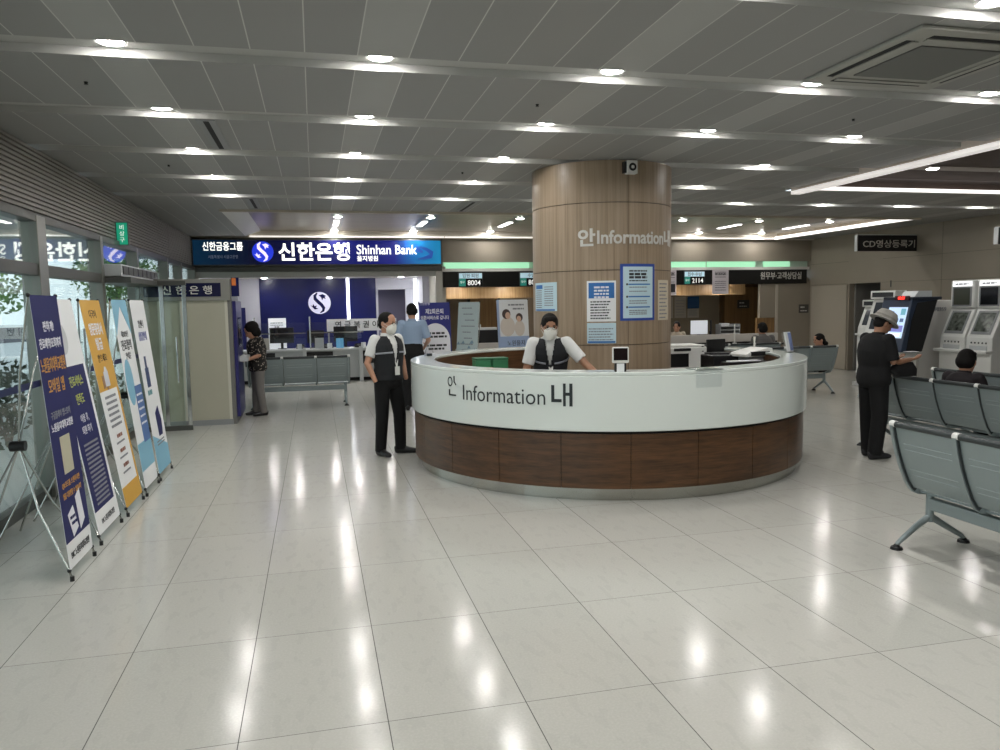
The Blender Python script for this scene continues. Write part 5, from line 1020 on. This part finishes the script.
# man in bucket hat
HATMAN = (5.87, 7.10, 0)
human('man in a grey bucket hat and black clothes reading a card by the kiosks', HATMAN, R_(88), 1.62, dict(fat=1.2, head=(R_(-4), R_(30)), C=V(0, .015, 1.19), N=V(0, -.04, 1.41), hc=V(0, -.105, 1.535), SL=V(.19, -.03, 1.365), SR=V(-.19, -.03, 1.365), ER=V(-.235, -.07, 1.11), WR=V(-.17, -.33, 1.13), EL=V(.235, -.09, 1.11), WL=V(.10, -.31, 1.13),
    AL=V(.10, -.03, .085), AR=V(-.10, .04, .085), hdR=V(.12, -1, .08), hdL=V(-.25, -1, .05), hnR=V(.3, 0, 1), hnL=V(0, 0, 1), curl=.45), dict(trousers=(CLB, .014), shoes=mat('dark_grey_shoe', '#26262a', .6), shirt=(CLB, .92, -.13), hair='short', hat=mat('grey_hat_felt', '#a09d96', .85)), skin=SKIN2)
tag(mesh_obj('paper_card', MB().box(6.27, 6.41, 7.06, 7.14, 1.145, 1.148), PAPER), 'small white card held by the man in the bucket hat', 'card')
t = thing('shoulder_bag', 'soft black bag hanging from the forearm of the man in the hat', 'bag', (6.09, 6.93, 0)); mesh_obj('bag_body', MB().loft([(0, 0, .90), (0, 0, .93), (.02, 0, 1.0), (.02, 0, 1.05)], [.12, .17, .155, .10], [.05, .065, .055, .03], V(1, 0, 0), 18), CLB, t, smooth=True); mesh_obj('bag_strap', MB().tube([(-.06, 0, 1.04), (-.04, 0, 1.075), (.02, .0, 1.08), (.08, 0, 1.04)], .008, 8), CLB, t, smooth=True)
# seated people
SIT = dict(P=V(0, .02, .50), C=V(0, .05, .78), N=V(0, .02, 1.0), hc=V(0, -.01, 1.135), SL=V(.16, .03, .95), SR=V(-.16, .03, .95), EL=V(.22, -.02, .70), WL=V(.12, -.24, .62), ER=V(-.22, -.02, .70), WR=V(-.12, -.24, .62), HL=V(.09, -.0, .49), HR=V(-.09, -.0, .49), KL=V(.11, -.43, .50), KR=V(-.11, -.43, .50), AL=V(.11, -.42, .085), AR=V(-.11, -.42, .085), hdL=V(-.2, -1, 0), hdR=V(.2, -1, 0), hnL=V(0, 0, -1), hnR=V(0, 0, -1))
def sit(**k): d = dict(SIT); d.update(k); return d
human('dark-haired seated woman in a black top on the second-row bench before the kiosks', (6.63, 6.66, 0), R_(98), 1.68, sit(head=(R_(18), R_(8)), hk=1.12, P=V(0, .04, .50), C=V(0, .05, .76), N=V(0, .02, .95), hc=V(0, -.01, 1.07), SL=V(.17, .03, .90), SR=V(-.17, .03, .90)), dict(trousers=(CLB, .006), shoes=BLACK, shirt=(mat('plum_black_cloth', '#1c1519', .85), .9, -.06), hair='full'))
human('woman with a dark hair bun sitting on the bench right of the information desk', (9.15, 12.52, 0), R_(-152), 1.62, sit(head=(R_(52), R_(8)), P=V(0, .02, .48), C=V(0, .04, .72), N=V(0, .02, .90), hc=V(0, -.01, 1.02), SL=V(.16, .03, .86), SR=V(-.16, .03, .86)), dict(trousers=(CLB2, .006), shoes=BLACK, shirt=(mat('rust_cloth', '#5e3a30', .85), 1.8, -.06), hair='bun'))
human('dark-haired person in a grey shirt seen from behind, seated before the registration counter', (8.82, 13.88, 0), R_(178), 1.76, sit(P=V(0, .02, .48), C=V(0, .03, .76), N=V(0, .0, .98), hc=V(0, -.02, 1.11), SL=V(.18, .02, .93), SR=V(-.18, .02, .93)), dict(trousers=(CLB2, .006), shoes=BLACK, shirt=(mat('grey_shirt_cloth', '#6b6967', .85), .9, -.06), hair='full'))
human('staff member with tied dark hair seated behind the right registration counter', (8.5, 17.05, 0), R_(-18), 1.68, sit(head=(R_(-20), R_(10))), dict(trousers=(CLB, .006), shoes=BLACK, shirt=(mat('cream_blouse', '#b7ab98', .85), .9, -.06), hair='bun'))
t = thing('office_chair', 'dark office chair under the staff member behind the right counter', 'office chair', (8.5, 17.1, 0)); mesh_obj('seat', MB().box(-.24, .24, -.28, .24, .36, .415), BLACK, t, bevel=.02); mesh_obj('base', MB().cyl((0, 0, .05), (0, 0, .37), .03).cyl((-.25, 0, .03), (.25, 0, .03), .02, n=8).cyl((0, -.25, .03), (0, .25, .03), .02, n=8), BLACK, t); mesh_obj('backrest', MB().box(-.2, .2, .22, .27, .5, .85), BLACK, t, bevel=.02)
